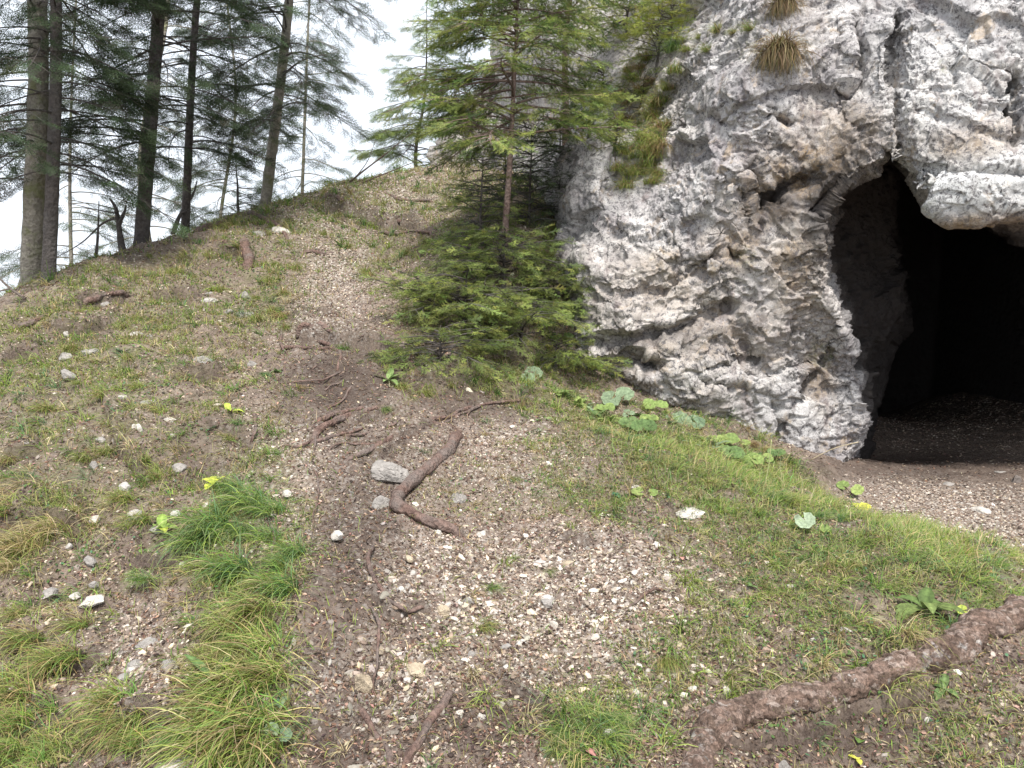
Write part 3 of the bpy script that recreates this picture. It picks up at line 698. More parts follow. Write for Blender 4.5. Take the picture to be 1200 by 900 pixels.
# ------------------------------------------------------------------ ground cover grass
def down_az(xy):
    N = Hn(xy); return np.arctan2(N[:, 1], N[:, 0])
def grass_cover(n):
    xy, px, py, r = scatter(n, 1.9, 19)
    g = blob(px, py, GRASS_AREA); nz = fbm(np.c_[xy * 3.5, 0 * px], 3, 15); n2 = fbm(np.c_[xy * 1.1, 0 * px], 2, 16)
    keep = (rng.uniform(0, 1, n) < np.clip(g * (1.05 + 2.6 * nz) + .06, 0, 1)) & (cavef(xy) < .3)
    xy, px, py, r, nz, n2 = [a[keep] for a in (xy, px, py, r, nz, n2)]; n = len(xy)
    az = np.where(rng.uniform(0, 1, n) < .55, down_az(xy) + rng.normal(0, .8, n), rng.uniform(0, 6.28, n))
    right = sstep(620, 760, px); left = 1 - right
    L = rng.uniform(.025, .075, n) * (.7 + .12 * r) * np.exp(.45 * fbm(np.c_[xy * 7, 0 * px], 2, 61)) * (1 + .55 * blob(px, py, [(870,560,160,40,10,1),(1080,640,140,30,15,1)]))
    up = rng.uniform(.15, 1.45, n); dr = rng.uniform(.2, 2.4, n)
    c = pal(n, [GREEN, YGREEN, TAN, BLUEG, STRAW], [4, 2.6, 2.2, 2.4, 1.8], .3); c2 = pal(n, [YGREEN, TAN, GREEN, STRAW], [3, 3, 2, 1.5])
    m = (rng.uniform(0, 1, n) < left * .75 + (n2 > .12) * .35)[:, None]; c = np.where(m, c2, c)
    V, Q, C = blades(np.c_[xy, H(xy) - .004], az, L, up, dr, rng.uniform(.0022, .0042, n) * np.maximum(1, r / 4.5), c, 3, tipc=pal(n, [STRAW, YGREEN], [1, 2]), curl=.12)
    b = Bag(); b.add(V, Q=Q, C=C)
    # clumps: many small tufts too mixed up to count
    xy, px, py, r = scatter(5200, 1.9, 19); g = blob(px, py, GRASS_AREA)
    keep = (rng.uniform(0, 1, len(px)) < np.clip(.06 + 1.0 * g, 0, .85)) & (cavef(xy) < .2) & (blob(px, py, [(400,690,60,150,5,1),(400,520,50,90,0,1),(380,330,20,60,0,1)]) < .4); xy, px, py, r = [a[keep] for a in (xy, px, py, r)]; m = len(xy); kk = 24
    base = np.repeat(xy, kk, 0); n = len(base); rr = np.repeat(r, kk); ppx = np.repeat(px, kk); a_ = rng.uniform(0, 6.28, n); sp = np.repeat(rng.uniform(.015, .045, m), kk) * (.7 + .08 * rr); base = base + np.c_[np.cos(a_), np.sin(a_)] * (sp * np.sqrt(rng.uniform(0, 1, n)))[:, None]
    lean = np.where(ppx < 420, 3.8, -1.2) + np.repeat(rng.normal(0, .5, m), kk); az = np.where(rng.uniform(0, 1, n) < .7, lean + rng.normal(0, .6, n), a_)
    L = np.repeat(np.exp(rng.normal(0, .3, m)), kk) * rng.uniform(.05, .13, n) * (.75 + .085 * rr)
    tone = np.array([GREEN, YGREEN, TAN, BLUEG, STRAW, (.26, .27, .09)])[rng.choice(6, m, p=[.24, .26, .16, .14, .06, .14])]; c = np.repeat(tone, kk, 0) * rng.normal(1, .22, (n, 1)); c = np.clip(c * rng.normal(1, .05, (n, 3)), .02, .8)
    V, Q, C = blades(np.c_[base, H(base) - .005], az, L, rng.uniform(.3, 1.4, n), rng.uniform(.8, 2.6, n), rng.uniform(.0024, .0045, n) * np.maximum(1, rr / 5), c, 4, tipc=c * .5 + .5 * pal(n, [STRAW, YGREEN], [1, 1.5]), curl=.14)
    b.add(V, Q=Q, C=C); b.obj('grass', M['grass'])['kind'] = 'stuff'
    # moss and creeping herbs: tiny roundish leaves near the soil
    xy, px, py, r = scatter(120000, 1.9, 15); g = blob(px, py, GRASS_AREA + [(930,880,70,22,-12,1)]); nz = fbm(np.c_[xy * 5, 0 * px], 3, 25)
    keep = (rng.uniform(0, 1, len(px)) < np.clip(g * (.3 + 2.2 * nz), 0, 1)) & (cavef(xy) < .2); xy = xy[keep]; r = r[keep]; n = len(xy)
    N = unit(Hn(xy) + rng.normal(0, .5, (n, 3))); A, B = frames(N, n)
    pv = np.array([(-.5, 0, 0), (-.2, .3, .06), (.25, .26, .05), (.5, 0, 0), (.25, -.26, .05), (-.2, -.3, .06)]); f = np.array([(0, 3, 2, 1), (0, 5, 4, 3)])
    s = (rng.uniform(.008, .022, n) * (.7 + .09 * r))[:, None]
    V, (Q,), C = instance(pv, [f], np.c_[xy, H(xy) + rng.uniform(.003, .02, n)], A * s, B * s, N * s, pal(n, [(.07,.14,.04), (.13,.19,.06), (.20,.26,.07), (.09,.17,.09)], [4, 3, 1, 2]))
    b = Bag(); b.add(V, Q=Q, C=C); o = b.obj('ground_herbs', M['leaf']); o['kind'] = 'stuff'
grass_cover(430000)

# ------------------------------------------------------------------ raycast on what is built so far
_c = CLV[CLQ[:, 0]]; _m = (_c[:, 1] < 13) & (_c[:, 2] > .8) & (_c[:, 0] < 3.6) & (_c[:, 1] > 7)
_u, _i = np.unique(CLQ[_m], return_inverse=True)
BV = BVHTree.FromPolygons(CLV[_u].tolist(), _i.reshape(-1, 4).tolist()); del CLV, CLQ, V_CL, Q_CL
tick('bvh')
def cliff_hit(px, py):
    d = Vector(at(px, py, 1.0)).normalized(); h = BV.ray_cast(Vector((0, 0, 0)), d)
    return (np.array(h[0]), np.array(h[1])) if h[0] else (None, None)

# ------------------------------------------------------------------ grass tussocks
def tussock_mesh(seed, n, L, cols, wts, spread=.09, droop=(1.2, 2.6), lean=.75, w=.004, hang=False):
    rs = np.random.default_rng(seed)
    a = rs.uniform(0, 6.28, n); rr = spread * np.sqrt(rs.uniform(0, 1, n)); base = np.c_[np.cos(a) * rr, np.sin(a) * rr, np.full(n, -.01)]
    az = np.where(rs.uniform(0, 1, n) < lean, rs.normal(0, .55, n), a + rs.normal(0, .5, n))
    LL = L * rs.uniform(.45, 1.1, n); up = rs.uniform(.35, 1.35, n); dr = rs.uniform(*droop, n)
    if hang: up = rs.uniform(-.2, 1.0, n); dr = rs.uniform(1.4, 2.6, n)
    c = pal(n, cols, wts, .2, rs); tip = pal(n, [STRAW, TAN, YGREEN], [1, 1, 1], .2, rs)
    return blades(base, az, LL, up, dr, np.full(n, w) * rs.uniform(.7, 1.3, n), c, 5, rs, tipc=c * .6 + tip * .4, curl=.14)
TP = {'green': ([BLUEG, GREEN, YGREEN, STRAW], [4, 5, 2, .6]), 'yellow': ([YGREEN, GREEN, TAN, STRAW, BROWN], [5, 3, 3, 1.6, 1.2]), 'tan': ([TAN, STRAW, YGREEN, BROWN], [5, 3, 2.5, 1]),
      'mixed': ([YGREEN, TAN, GREEN, BROWN], [4, 3, 3, 2]), 'brown': ([BROWN, TAN, (.28,.17,.09), YGREEN], [5, 3, 4, .6])}
TM = {}
for k, (c, w_) in TP.items():
    for j in range(3):
        V, Q, C = tussock_mesh(100 + j * 7 + len(k), 190 + 50 * j, .30, c, w_, lean=.8 if k != 'brown' else .6, hang=(k == 'brown'))
        o = mesh_obj('grass_tussock', V, [Q], M['grass'], col=C); TM[k, j] = o.data; bpy.data.objects.remove(o)
V, Q, C = tussock_mesh(777, 900, .30, [(.15, .10, .06), (.24, .17, .10), (.09, .06, .04), BROWN], [5, 3, 3, 3], spread=.08, lean=.85, w=.005, hang=True, droop=(1.7, 2.7))
o = mesh_obj('grass_tussock', V, [Q], M['grass'], col=C); bpy.data.objects.remove(o); HANG = bpy.data.meshes[-1] if False else None
for j in range(3): TM['hang', j] = [m for m in bpy.data.meshes if m.users == 0 and m not in TM.values()][0] if ('hang', 0) not in TM else TM['hang', 0]
def tussock(px, py, kind, size, label, group, on='g', az=None):
    if on == 'g':
        p = ground_hit(px, py); az_ = float(down_az(p[None, :2])[0])
        if px < 360 and py > 430: az_ = 3.7 + random.uniform(-.35, .35)
        if random.random() < .12 and px < 360 and py > 540: return
    else:
        p, nrm = cliff_hit(px, py)
        if p is None: return
        az_ = math.atan2(nrm[1], nrm[0])
    o = bpy.data.objects.new('grass_tussock', TM[kind if random.random() < .8 or kind in ('brown', 'hang') else random.choice(['mixed', 'yellow', 'green']), random.randrange(3)]); COL.objects.link(o)
    o.location = p; o.rotation_euler = (0, 0, (az if az is not None else az_) + random.uniform(-.25, .25))
    s = size / .3; o.scale = (s, s, s * random.uniform(.85, 1.15)); tag(o, label, 'grass tuft', group)
TUFTS = [
 ('long green drooping tuft in the grass strip left of the bare path', 'long tufts of the grass strip', 'green', .30, [(290,545),(275,572),(262,600),(300,590),(322,600),(285,625),(262,640),(318,632),(300,655),(275,668),(328,662),(250,620),(338,690),(310,688),(235,635),(345,650)]),
 ('yellowish drooping tuft low in the strip near the bottom edge', 'yellow tufts at the foot of the strip', 'yellow', .30, [(300,712),(325,730),(278,735),(305,760),(270,775),(298,800),(262,815),(320,790),(245,845),(285,850),(255,880),(300,830),(310,880),(225,865)]),
 ('straw coloured tuft at the far left edge of the bank', 'straw tufts on the left bank', 'tan', .26, [(15,540),(40,575),(70,590),(10,600),(30,640),(60,620),(12,665),(90,600),(-8,570)]),
 ('dry mixed tuft on the middle of the left bank', 'dry tufts on the middle bank', 'mixed', .17, [(145,585),(135,565),(165,610),(130,530),(170,540),(185,560),(125,465),(130,500),(95,450),(60,480),(160,455),(40,400),(80,410),(215,395),(150,420),(100,540)]),
 ('small yellow green tuft high on the bank under the fir trunks', 'tufts under the firs', 'yellow', .17, [(185,425),(200,370),(165,375),(145,340),(230,325),(205,320),(255,340),(140,385),(95,345),(270,300),(180,300),(120,325),(240,300)]),
 ('green tuft beside the top of the path', 'tufts beside the upper path', 'yellow', .24, [(315,330),(305,350),(320,365),(300,375),(330,345),(318,310),(345,315),(335,385)]),
 ('green tuft on the bank above the forked roots', 'tufts above the forked roots', 'green', .19, [(410,395),(400,410),(425,405),(262,480),(275,500),(265,515)]),
 ('sparse sunlit tuft on the upper slope below the skyline', 'tufts on the upper slope', 'yellow', .22, [(410,290),(395,300),(430,320),(500,250),(525,240),(505,285),(540,235),(380,275),(475,300),(490,225),(535,270),(455,235)]),
 ('brown tinged tuft in front of the low spruce branches', 'tufts in front of the low spruces', 'mixed', .18, [(460,465),(480,470),(450,480),(495,462),(470,455)]),
 ('dark tuft on the eroded edge at lower left', 'tufts at the lower left edge', 'mixed', .22, [(20,845),(10,880),(45,870),(30,815),(150,845),(160,870),(140,820),(15,800),(60,780),(40,750),(80,770),(20,720),(100,735)]),
 ('bright green spreading tuft at the bottom beside the tan stone', 'bright tufts at the bottom', 'green', .15, [(685,835),(665,860),(700,865),(680,890),(710,845),(655,880),(690,850)]),
 ('lush tuft on the grassy lip in front of the rock pillar', 'lush tufts on the grassy lip', 'green', .19, [(860,560),(880,575),(840,555),(905,585),(930,590),(815,560),(960,605),(990,610),(870,545),(1020,620),(1045,630),(1075,640),(900,560),(925,570),(1100,645),(1130,650),(780,555),(1060,655),(1160,665),(800,535)]),
 ('small tuft on the shaded grassy bank under the rock spur', 'tufts on the bank under the spur', 'yellow', .26, [(655,255),(665,240),(645,270),(675,225),(650,285),(668,265),(640,300),(660,215)]),
]
for label, group, kind, size, pts in TUFTS:
    for (x, y) in pts: tussock(x + random.uniform(-5, 5), y, kind, size * random.uniform(.55, 1.1), label, group)
for (x, y, kind, size, label) in [(330,370,'brown',.26,'reddish brown tuft glowing beside the upper path'),(435,322,'brown',.16,'small rusty tuft on the slope right of the path'),
 (565,735,'mixed',.12,'small yellowing tuft alone in the middle of the pale gravel'),(778,775,'mixed',.13,'thin spiky tuft on bare soil left of the scaly log'),(600,565,'green',.12,'small green tuft between the bent root and the gravel'),
 (640,570,'green',.11,'short green tuft near the top of the gravel patch'),(440,250,'tan',.2,'pale tuft beside the dark root hollow on the skyline'),(575,690,'green',.09,'very small tuft at the left side of the gravel patch'),
 (170,680,'green',.14,'dark green star shaped tuft on bare soil left of the grass strip'),(315,440,'green',.09,'tiny dark tuft between the grey rock and the path'),(640,670,'green',.08,'little green tuft in the upper part of the gravel patch'),
 (880,520,'brown',.14,'brown tuft at the very foot of the cliff'),(895,528,'tan',.14,'straw coloured tuft tucked against the cliff base')]:
    tussock(x, y, kind, size, label, None)
tick('part2')
for (x, y, kind, size, label) in [(914,62,'hang',.44,'big brown grass tuft hanging from the cliff face'),(918,6,'hang',.30,'hanging brown grass tuft at the top edge above the bigger one')]:
    tussock(x, y, kind, size, label, None, on='c', az=-1.75)
for (label, group, kind, size, pts) in [('grass tuft growing on the sloping ledge at the left of the cliff', 'tufts on the cliff ledge', 'mixed', .30,
      [(772,205),(762,215),(748,205),(730,180),(722,200),(765,185),(757,175),(780,150),(770,125),(755,110),(745,95),(790,60),(735,85),(760,70),(715,165),(728,150),(765,140),(755,165),(775,120),(745,185),(760,195),(785,105),(740,205),(770,170),(790,85),(750,150),(735,220)]),
   ('short grass tuft on the rim at the top of the cliff', 'tufts on the cliff rim', 'yellow', .16, [(820,45),(840,38),(860,40),(880,35),(830,60),(805,60)]),
   ('rusty dry tuft among the ledge plants', 'rusty tufts on the ledge', 'brown', .30, [(750,105),(740,120),(770,150),(765,95),(725,110),(778,170),(735,140),(752,80)])]:
    for (x, y) in pts: tussock(x, y, kind, size * random.uniform(.8, 1.2), label, group, on='c')

# ------------------------------------------------------------------ conifers
def spray_proto(nd=.055, nl=.085, nw=.020, seed=3, sides=(.15, .27, .38, .49, .6, .7, .8, .88)):
    rs = np.random.default_rng(seed); V = []; T = []; Q = []; S = []
    ax = [((0, 0), (1, 0))]
    for i, x in enumerate(sides):
        sg = 1 if i % 2 else -1; l = .42 * (1 - x) + .10; ax.append(((x, 0), (x + l * .75, sg * l * .72)))
    for (a, b) in ax:
        a = np.array(a, float); b = np.array(b, float); L = np.hypot(*(b - a)); u = (b - a) / L; v = np.array([-u[1], u[0]])
        k = len(V); w = .009
        for p, ww in ((a, w), (b, w * .4)):
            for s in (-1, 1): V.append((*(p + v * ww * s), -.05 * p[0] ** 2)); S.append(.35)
        Q.append((k, k + 1, k + 3, k + 2))
        m = int(L / nd)
        for j in range(m):
            p = a + u * L * (j + .8) / m
            for s in (-1, 1):
                d = u * rs.uniform(.45, .8) + v * s * rs.uniform(.6, .9); d = d / np.hypot(*d); n_ = np.array([-d[1], d[0]])
                l = nl * rs.uniform(.75, 1.15); k = len(V); z = -.05 * p[0] ** 2
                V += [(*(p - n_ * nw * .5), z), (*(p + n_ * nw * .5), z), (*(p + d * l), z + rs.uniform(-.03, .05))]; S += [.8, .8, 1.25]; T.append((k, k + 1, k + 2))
    return np.array(V), np.array(Q), np.array(T), np.array(S)
SPRAY = spray_proto(.05, .115, .024, 3, (.2, .42, .62, .8)); SPRAY_FAR = spray_proto(.10, .13, .030, 5)

def conifer(name, label, base, top, r0, mat, zs0, spacing, Lfun, rise, droop, cols, wts, spray=.2, far=False, dens=1.0, seed=0, group=None, az_bias=None, bare=0.15, zmax=None, curve=0, cat='fir tree', roll=.55):
    rs = np.random.default_rng(seed); base = np.array(base, float); top = np.array(top, float)
    root = thing(name, label, cat, base, group)
    h = np.linalg.norm(top - base); n = max(6, int(h / .25))
    ctrl = np.array([base + (top - base) * t + np.array([rs.normal(0, .012) * h * (0 < t < 1), rs.normal(0, .012) * h * (0 < t < 1), 0]) + np.array([curve * math.sin(t * 3.14), 0, 0]) for t in np.linspace(0, 1, 5)])
    P = catmull(ctrl, n * 3); P = np.vstack([P[0] - [0, 0, .5], P]); t = np.linspace(0, 1, len(P))
    R = r0 * (1 - .88 * t) ; R[:3] *= [1.5, 1.3, 1.1]
    V, Q, T = tube(P - base, R, 16 if r0 > .06 else 8, bark=r0 * .06, bsc=2.2 / max(r0, .03) ** .8, seed=seed)
    b = Bag(); b.add(V, Q, T); b.obj('trunk', mat, root)
    lim = Bag(); sp_pos = []; sp_d = []; sp_s = []
    z = zs0
    while z < (zmax or h) - .02:
        tt_ = z / h; p0 = P[min(len(P) - 1, 1 + int(tt_ * (len(P) - 2)))]; L = Lfun(tt_, z) * rs.uniform(.65, 1.15)
        az = rs.uniform(0, 6.28) if az_bias is None else (rs.normal(az_bias[0], az_bias[1]) if rs.uniform() < az_bias[2] else rs.uniform(0, 6.28))
        m = 9; s = np.linspace(0, 1, m); ri = rise + rs.normal(0, .13); dp = droop * rs.uniform(.5, 1.6); o_ = np.array([math.cos(az), math.sin(az), 0]); sd_ = np.array([-math.sin(az), math.cos(az), 0])
        wob = rs.normal(0, .05)
        bp = p0 + L * (s[:, None] * o_ + (ri * s - dp * s ** 2 + .22 * dp * s ** 4)[:, None] * np.array([0, 0, 1]) + (wob * np.sin(s * 3))[:, None] * sd_)
        r1 = min(.005 + .0065 * L, max(r0 * .5, .008))
        V, Q, T = tube(bp - base, r1 * (1 - .85 * s), 5, seed=1); lim.add(V, Q, T)
        step = .09 / dens; q = bare + .1 * rs.uniform()
        k = 0
        while q < 1:
            i = min(m - 2, int(q * (m - 1))); f = q * (m - 1) - i; pb = bp[i] * (1 - f) + bp[i + 1] * f; dirb = unit(bp[i + 1] - bp[i])
            sg = 1 if k % 2 else -1; l2 = (.42 * L * (1 - q) + .13) * rs.uniform(.6, 1.2)
            sdr = unit(dirb * rs.uniform(.5, .9) + sd_ * sg * rs.uniform(.5, .9) + np.array([0, 0, rs.uniform(-.3, .08)]))
            if l2 > .22:
                e = pb + sdr * l2 + np.array([0, 0, -.10 * l2]); mid = (pb + e) / 2 + [0, 0, .03 * l2]
                V, Q, T = tube(np.array([pb, mid, e]) - base, [r1 * .35, r1 * .25, r1 * .12], 3, caps=False); lim.add(V, Q)
                a = .2
                while a < 1:
                    pp_ = pb + (e - pb) * a; s2 = rs.choice([-1, 1]); dd_ = unit(sdr * .8 + np.cross(sdr, [0, 0, 1.]) * s2 * rs.uniform(.2, .8) + np.array([0, 0, rs.uniform(-.35, .05)]))
                    sp_pos.append(pp_); sp_d.append(dd_); sp_s.append(spray * rs.uniform(.6, 1.15)); a += .08 / l2 / dens
                sp_pos.append(pb + (e - pb) * .8); sp_d.append(unit(e - pb)); sp_s.append(spray)
            else:
                sp_pos.append(pb); sp_d.append(sdr); sp_s.append(min(l2 * 1.2, spray * 1.1))
            q += step / L; k += 1
        sp_pos.append(bp[-2]); sp_d.append(unit(bp[-1] - bp[-2])); sp_s.append(spray)
        z += spacing * rs.uniform(.5, 1.5)
    lim.obj('branches', mat if r0 < .08 else M['bark_dark'], root)
    pos = np.array(sp_pos) - base; Dv = unit(np.array(sp_d)); S = np.array(sp_s)[:, None]; n = len(S)
    up = unit(np.array([0, 0, 1.]) + rs.normal(0, .28, (n, 3)) * roll / .28); Y_ = unit(np.cross(up, Dv)); Z = np.cross(Dv, Y_)
    pv, Qp, Tp, Sh = SPRAY_FAR if far else SPRAY
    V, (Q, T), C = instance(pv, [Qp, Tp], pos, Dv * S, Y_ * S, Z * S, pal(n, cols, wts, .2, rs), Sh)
    b = Bag(); b.add(V, Q, T, C); b.obj('crown', M['needle'], root, smooth=False)
    return root

DKG = (.07, .10, .05); MDG = (.15, .205, .065); LTG = (.26, .32, .09); YLG = (.38, .42, .11); GRB = (.11, .10, .075)
def gxy(x, y): return np.array([x, y, H(np.array([[x, y]]))[0]])
def tree_at(px, pyb, Y, px_top, py_top, hgt):
    """base and top of a trunk seen in the photograph at distance Y; ground continues behind the crest"""
    b = at(px, pyb, Y); g = H0(b[None, :2])[0]; t = at(px_top, py_top, Y); d = (t - b) / (t[2] - b[2])
    b2 = b + d * (g - b[2] - .05); return b2, b2 + d * hgt
LF = lambda a, b: (lambda t, z: a * (1 - t) + b)
big = [  # px,py,Y, toppx,toppy,height, r0, mat, low, spacing, len, label
 (37,345,8.8, 30,0, 12.0, .125,'bark_grey', 1.0,.075,1.5,'thick pale barked fir trunk at the left edge of the photo', 11),
 (57,332,8.5, 48,0, 11.0, .075,'bark_dark', 1.0,.08,1.4,'slim dark trunked fir right against the thick pale fir', 12),
 (165,288,10.2, 173,0, 12.5, .095,'bark_dark', 1.0,.075,1.8,'straight dark trunked fir standing alone on the crest', 13),
 (190,270,14.0, 193,60, 11.0, .075,'bark_grey', 1.0,.14,1.5,'thin pale trunked fir behind, seen between the two dark trunks', 14),
 (217,266,11.2, 227,0, 10.5, .062,'bark_dark', 1.0,.085,1.5,'slender dark fir leaning slightly right on the crest', 15),
 (310,243,12.3, 323,0, 12.0, .088,'bark_grey', 1.2,.075,2.0,'greenish grey trunked fir nearest to the open sky', 16),
]
for (px_, py_, Y_, tx_, ty_, hg, r0, mt, low, spc, Ln, lab, sd_) in big:
    b, t = tree_at(px_, py_, Y_, tx_, ty_, hg)
    conifer('fir_tree', lab, b, t, r0, M[mt], low + .3, spc, (lambda Ln: (lambda t, z: Ln * (1.0 - .55 * t)))(Ln), .10, .40, [DKG, (.075,.115,.055), (.09,.13,.06), GRB], [4, 4, 2, 1.2], spray=.26, far=True, dens=.85, seed=sd_, group='firs along the crest', bare=.25, zmax=5.6)
for (px_, py_, Y_, tx_, r0, lab, sd_) in [(95,300,17,99,.06,'faint slim fir far behind, seen left of the straight dark trunk',17),(255,262,18,262,.055,'faint slim fir far behind, between the slender fir and the greenish grey one',18),(352,240,19,360,.055,'faint slim fir far behind, just right of the greenish grey trunk',19)]:
    b, t = tree_at(px_, py_, Y_, tx_, 0, 12.0)
    conifer('fir_tree', lab, b, t, r0, M['bark_grey'], 2.5, .15, lambda t, z: 1.9 * (1 - .5 * t), .1, .4, [DKG, (.09,.13,.06), GRB], [3, 3, 1], spray=.34, far=True, dens=.6, seed=sd_, group='firs along the crest', bare=.2, zmax=9.5)
# young trees on and behind the crest
b, t = tree_at(280,240,12.5, 278,190, 1.0)
conifer('young_fir', 'small dense fir between the slender fir and the greenish grey trunk', b, b + np.array([0, 0, 1.15]), .03, M['bark_dark'], .15, .035, LF(.55, .15), .05, .1, [DKG, MDG], [3, 2], spray=.18, far=True, dens=1.2, seed=21, cat='small fir')
b, t = tree_at(490,195,17, 495,100, 4)
conifer('young_fir', 'pale hazy fir rising just behind the skyline right of the open sky', b, t, .05, M['bark_dark'], .2, .06, LF(1.6, .3), .15, .35, [MDG, LTG], [3, 2], spray=.26, far=True, dens=.9, seed=22, cat='small fir')
# centre spruce with its thin trunk
b = ground_hit(590, 296); b = at(590, 296, b[1]); Yc = b[1]
t_ = at(604, -30, Yc + .1); t_ = t_ + (t_ - b) * .25
conifer('spruce_sapling', 'slender young spruce with bare lower trunk in the middle of the photo', b, t_, .043, M['bark_red'], 1.3, .023, lambda t, z: 1.95 * (1.0 - .55 * t), .10, .22, [MDG, LTG, (.10,.16,.05), YLG], [2, 5, 3, 2.5], spray=.21, dens=1.1, seed=31, bare=.22, az_bias=(3.4, 1.3, .6), cat='young spruce')
b = at(662, 250, 10.6); b[2] = H0(b[None, :2])[0]
conifer('spruce_sapling', 'pale trunked spruce behind, right of the middle one', b, at(668, -160, 10.6), .065, M['bark_red'], 2.3, .04, lambda t, z: 1.4 * (1 - .5 * t), .12, .25, [MDG, LTG, DKG], [4, 3, 1], spray=.2, dens=.9, seed=32, bare=.2, cat='young spruce')
# low spruces on the bank
def bush(px, py, hgt, L, label, cols, wts, seed, name='low_spruce', bias=None, sp=.013, dens=1.6, Y=None, rise=.30, droop=.30, spray=.125):
    if Y is None: p = ground_hit(px, py)
    else:
        p = at(px, py, Y); p[2] = H0(p[None, :2])[0]
    conifer(name, label, p, p + np.array([0.02, -.05, hgt]), .022, M['bark_dark'], .06, sp, LF(L * .75, L * .5), rise, droop, cols, wts, spray=spray, dens=dens, seed=seed, bare=.12, az_bias=bias, cat='spruce bush')
GC = [MDG, LTG, (.21,.26,.08), YLG]
bush(545, 380, .52, 1.0, 'low spruce bush spreading furthest left over the slope', GC, [2, 5, 3, 3], 41, bias=(3.6, 1.0, .7))
bush(610, 400, .60, .85, 'low spruce bush in the middle of the thicket, in front of the thin trunk', GC, [2, 5, 3, 3], 42, bias=(4.3, 1.2, .7))
bush(655, 370, .60, .70, 'low spruce bush touching the left foot of the cliff', GC, [4, 3, 3, 1], 43, bias=(4.2, 1.2, .6))
bush(515, 428, .38, .78, 'smallest spruce bush, low to the ground above the bare roots', GC, [4, 4, 3, 2], 44, bias=(3.9, 1.2, .6))
bush(590, 330, .60, .90, 'low spruce bush at the foot of the thin trunk', GC, [4, 3, 3, 1], 45, bias=(3.6, 1.2, .6))
bush(650, 430, .30, .55, 'yellowish low spruce bush at the foot of the bank by the cliff', GC, [3, 4, 3, 3], 46, bias=(4.6, 1.2, .6))
bush(565, 285, 1.0, .55, 'bright green upright bush left of the thin trunk', [MDG, LTG, YLG], [3, 5, 2], 47, dens=1.1, sp=.02)
bush(620, 270, 1.3, .75, 'dark dense spruce right behind the thin trunk', [DKG, (.09,.13,.05)], [4, 2], 48, dens=.9, sp=.02, Y=9.7)
bush(655, 250, 1.5, .75, 'dark spruce crowding the gap beside the grey spur', [DKG, (.10,.14,.05), LTG], [3, 3, 1], 49, dens=.9, sp=.02, Y=10.2)
bush(590, 255, 1.0, .7, 'dark spruce furthest back behind the bright green bush', [DKG, MDG], [3, 3], 50, dens=1.1, sp=.022, Y=11.0)

bush(690, 432, .25, .45, 'small yellowish spruce twigs creeping along the left foot of the cliff', GC, [3, 4, 3, 4], 51, bias=(4.9, 1.2, .6))
tick('bushes')
def leafy(px, py, hgt, L, label, seed, cols, Yofs=0):
    p, nrm = cliff_hit(px, py)
    if p is None: p = at(px, py, 11)
    root = conifer('ledge_shrub', label, p, p + np.array([0, -.25, hgt]), .02, M['bark_dark'], .1, .02, LF(L * .6, L * .5), .35, .2, cols, [3, 3, 2], spray=.17, dens=1.1, seed=seed, cat='shrub')
leafy(770, 75, .75, .55, 'yellow green shrub on the rim left of the cliff top', 61, [YLG, (.34,.36,.06), LTG])
leafy(705, 130, .6, .45, 'green shrub beside the narrow white rock column', 62, [LTG, MDG, YLG])
leafy(750, 135, .45, .4, 'dark green shrub half way up the ledge', 63, [MDG, LTG, DKG])
leafy(785, 45, .5, .5, 'bright yellow shrub leaning over the cliff rim', 65, [YLG, (.40,.40,.06), LTG])
leafy(690, 160, .5, .45, 'dark shrub sprouting on top of the grey spur', 66, [MDG, LTG, DKG])
leafy(720, 180, .35, .3, 'small green shrub in the grass of the ledge', 67, [LTG, MDG, YLG])
leafy(735, 40, .8, .5, 'yellow shrub highest on the ledge', 64, [YLG, (.38,.36,.06), LTG])
tick('part3')
# ------------------------------------------------------------------ exposed roots
def poly_ground(pts, lift=.0, n=None):
    P = np.array([ground_hit(*p) for p in pts]); n = n or max(10, len(pts) * 7)
    C = catmull(P, n); g = H(C[:, :2]); 
    z = np.maximum(C[:, 2] * .7 + g * .3, g - .05)
    for _ in range(3): z[1:-1] = (z[:-2] + z[1:-1] * 2 + z[2:]) / 4
    C[:, 2] = z + lift
    return C
def root_tube(name, label, pts, r, mat='root', lift=None, r_end=.55, group=None, cat='root', wob=.012, nseg=12, parts=(), bark=None, dip=True, bsc=None, npt=None):
    C = poly_ground(pts, lift if lift is not None else r * .45 + .006, npt); k = len(C)
    s = np.linspace(0, 1, k); C = C + np.stack([fbm(C * 6, 2, 3), fbm(C * 6, 2, 4), fbm(C * 6, 2, 5)], -1) * wob * 2
    if dip: C[:, 2] -= r * 2.2 * (np.clip(1 - s / .1, 0, 1) + np.clip(1 - (1 - s) / .1, 0, 1))
    R = r * (1 - (1 - r_end) * s) * (1 + .28 * fbm(C * 9 + 5, 2, 8))
    o0 = C[k // 2]; V, Q, T = tube(C - o0, R, nseg, bark=(bark if bark is not None else r * .14), bsc=bsc or .55 / r, seed=len(pts) + int(r * 1000))
    if parts:
        e = thing(name, label, cat, o0, group); b = Bag(); b.add(V, Q, T); b.obj('stem', M[mat], e)
        for pn, pp, pr in parts:
            C2 = poly_ground(pp, pr * .5); s = np.linspace(0, 1, len(C2)); C2[:, 2] -= pr * 2 * np.clip(1 - (1 - s) / .15, 0, 1)
            V, Q, T = tube(C2 - o0, pr * (1 - .5 * s), nseg, bark=pr * .14, bsc=.55 / pr, seed=9); b = Bag(); b.add(V, Q, T); b.obj(pn, M[mat], e)
    else:
        b = Bag(); b.add(V, Q, T); o = b.obj(name, M[mat]); o.location = o0; tag(o, label, cat, group)
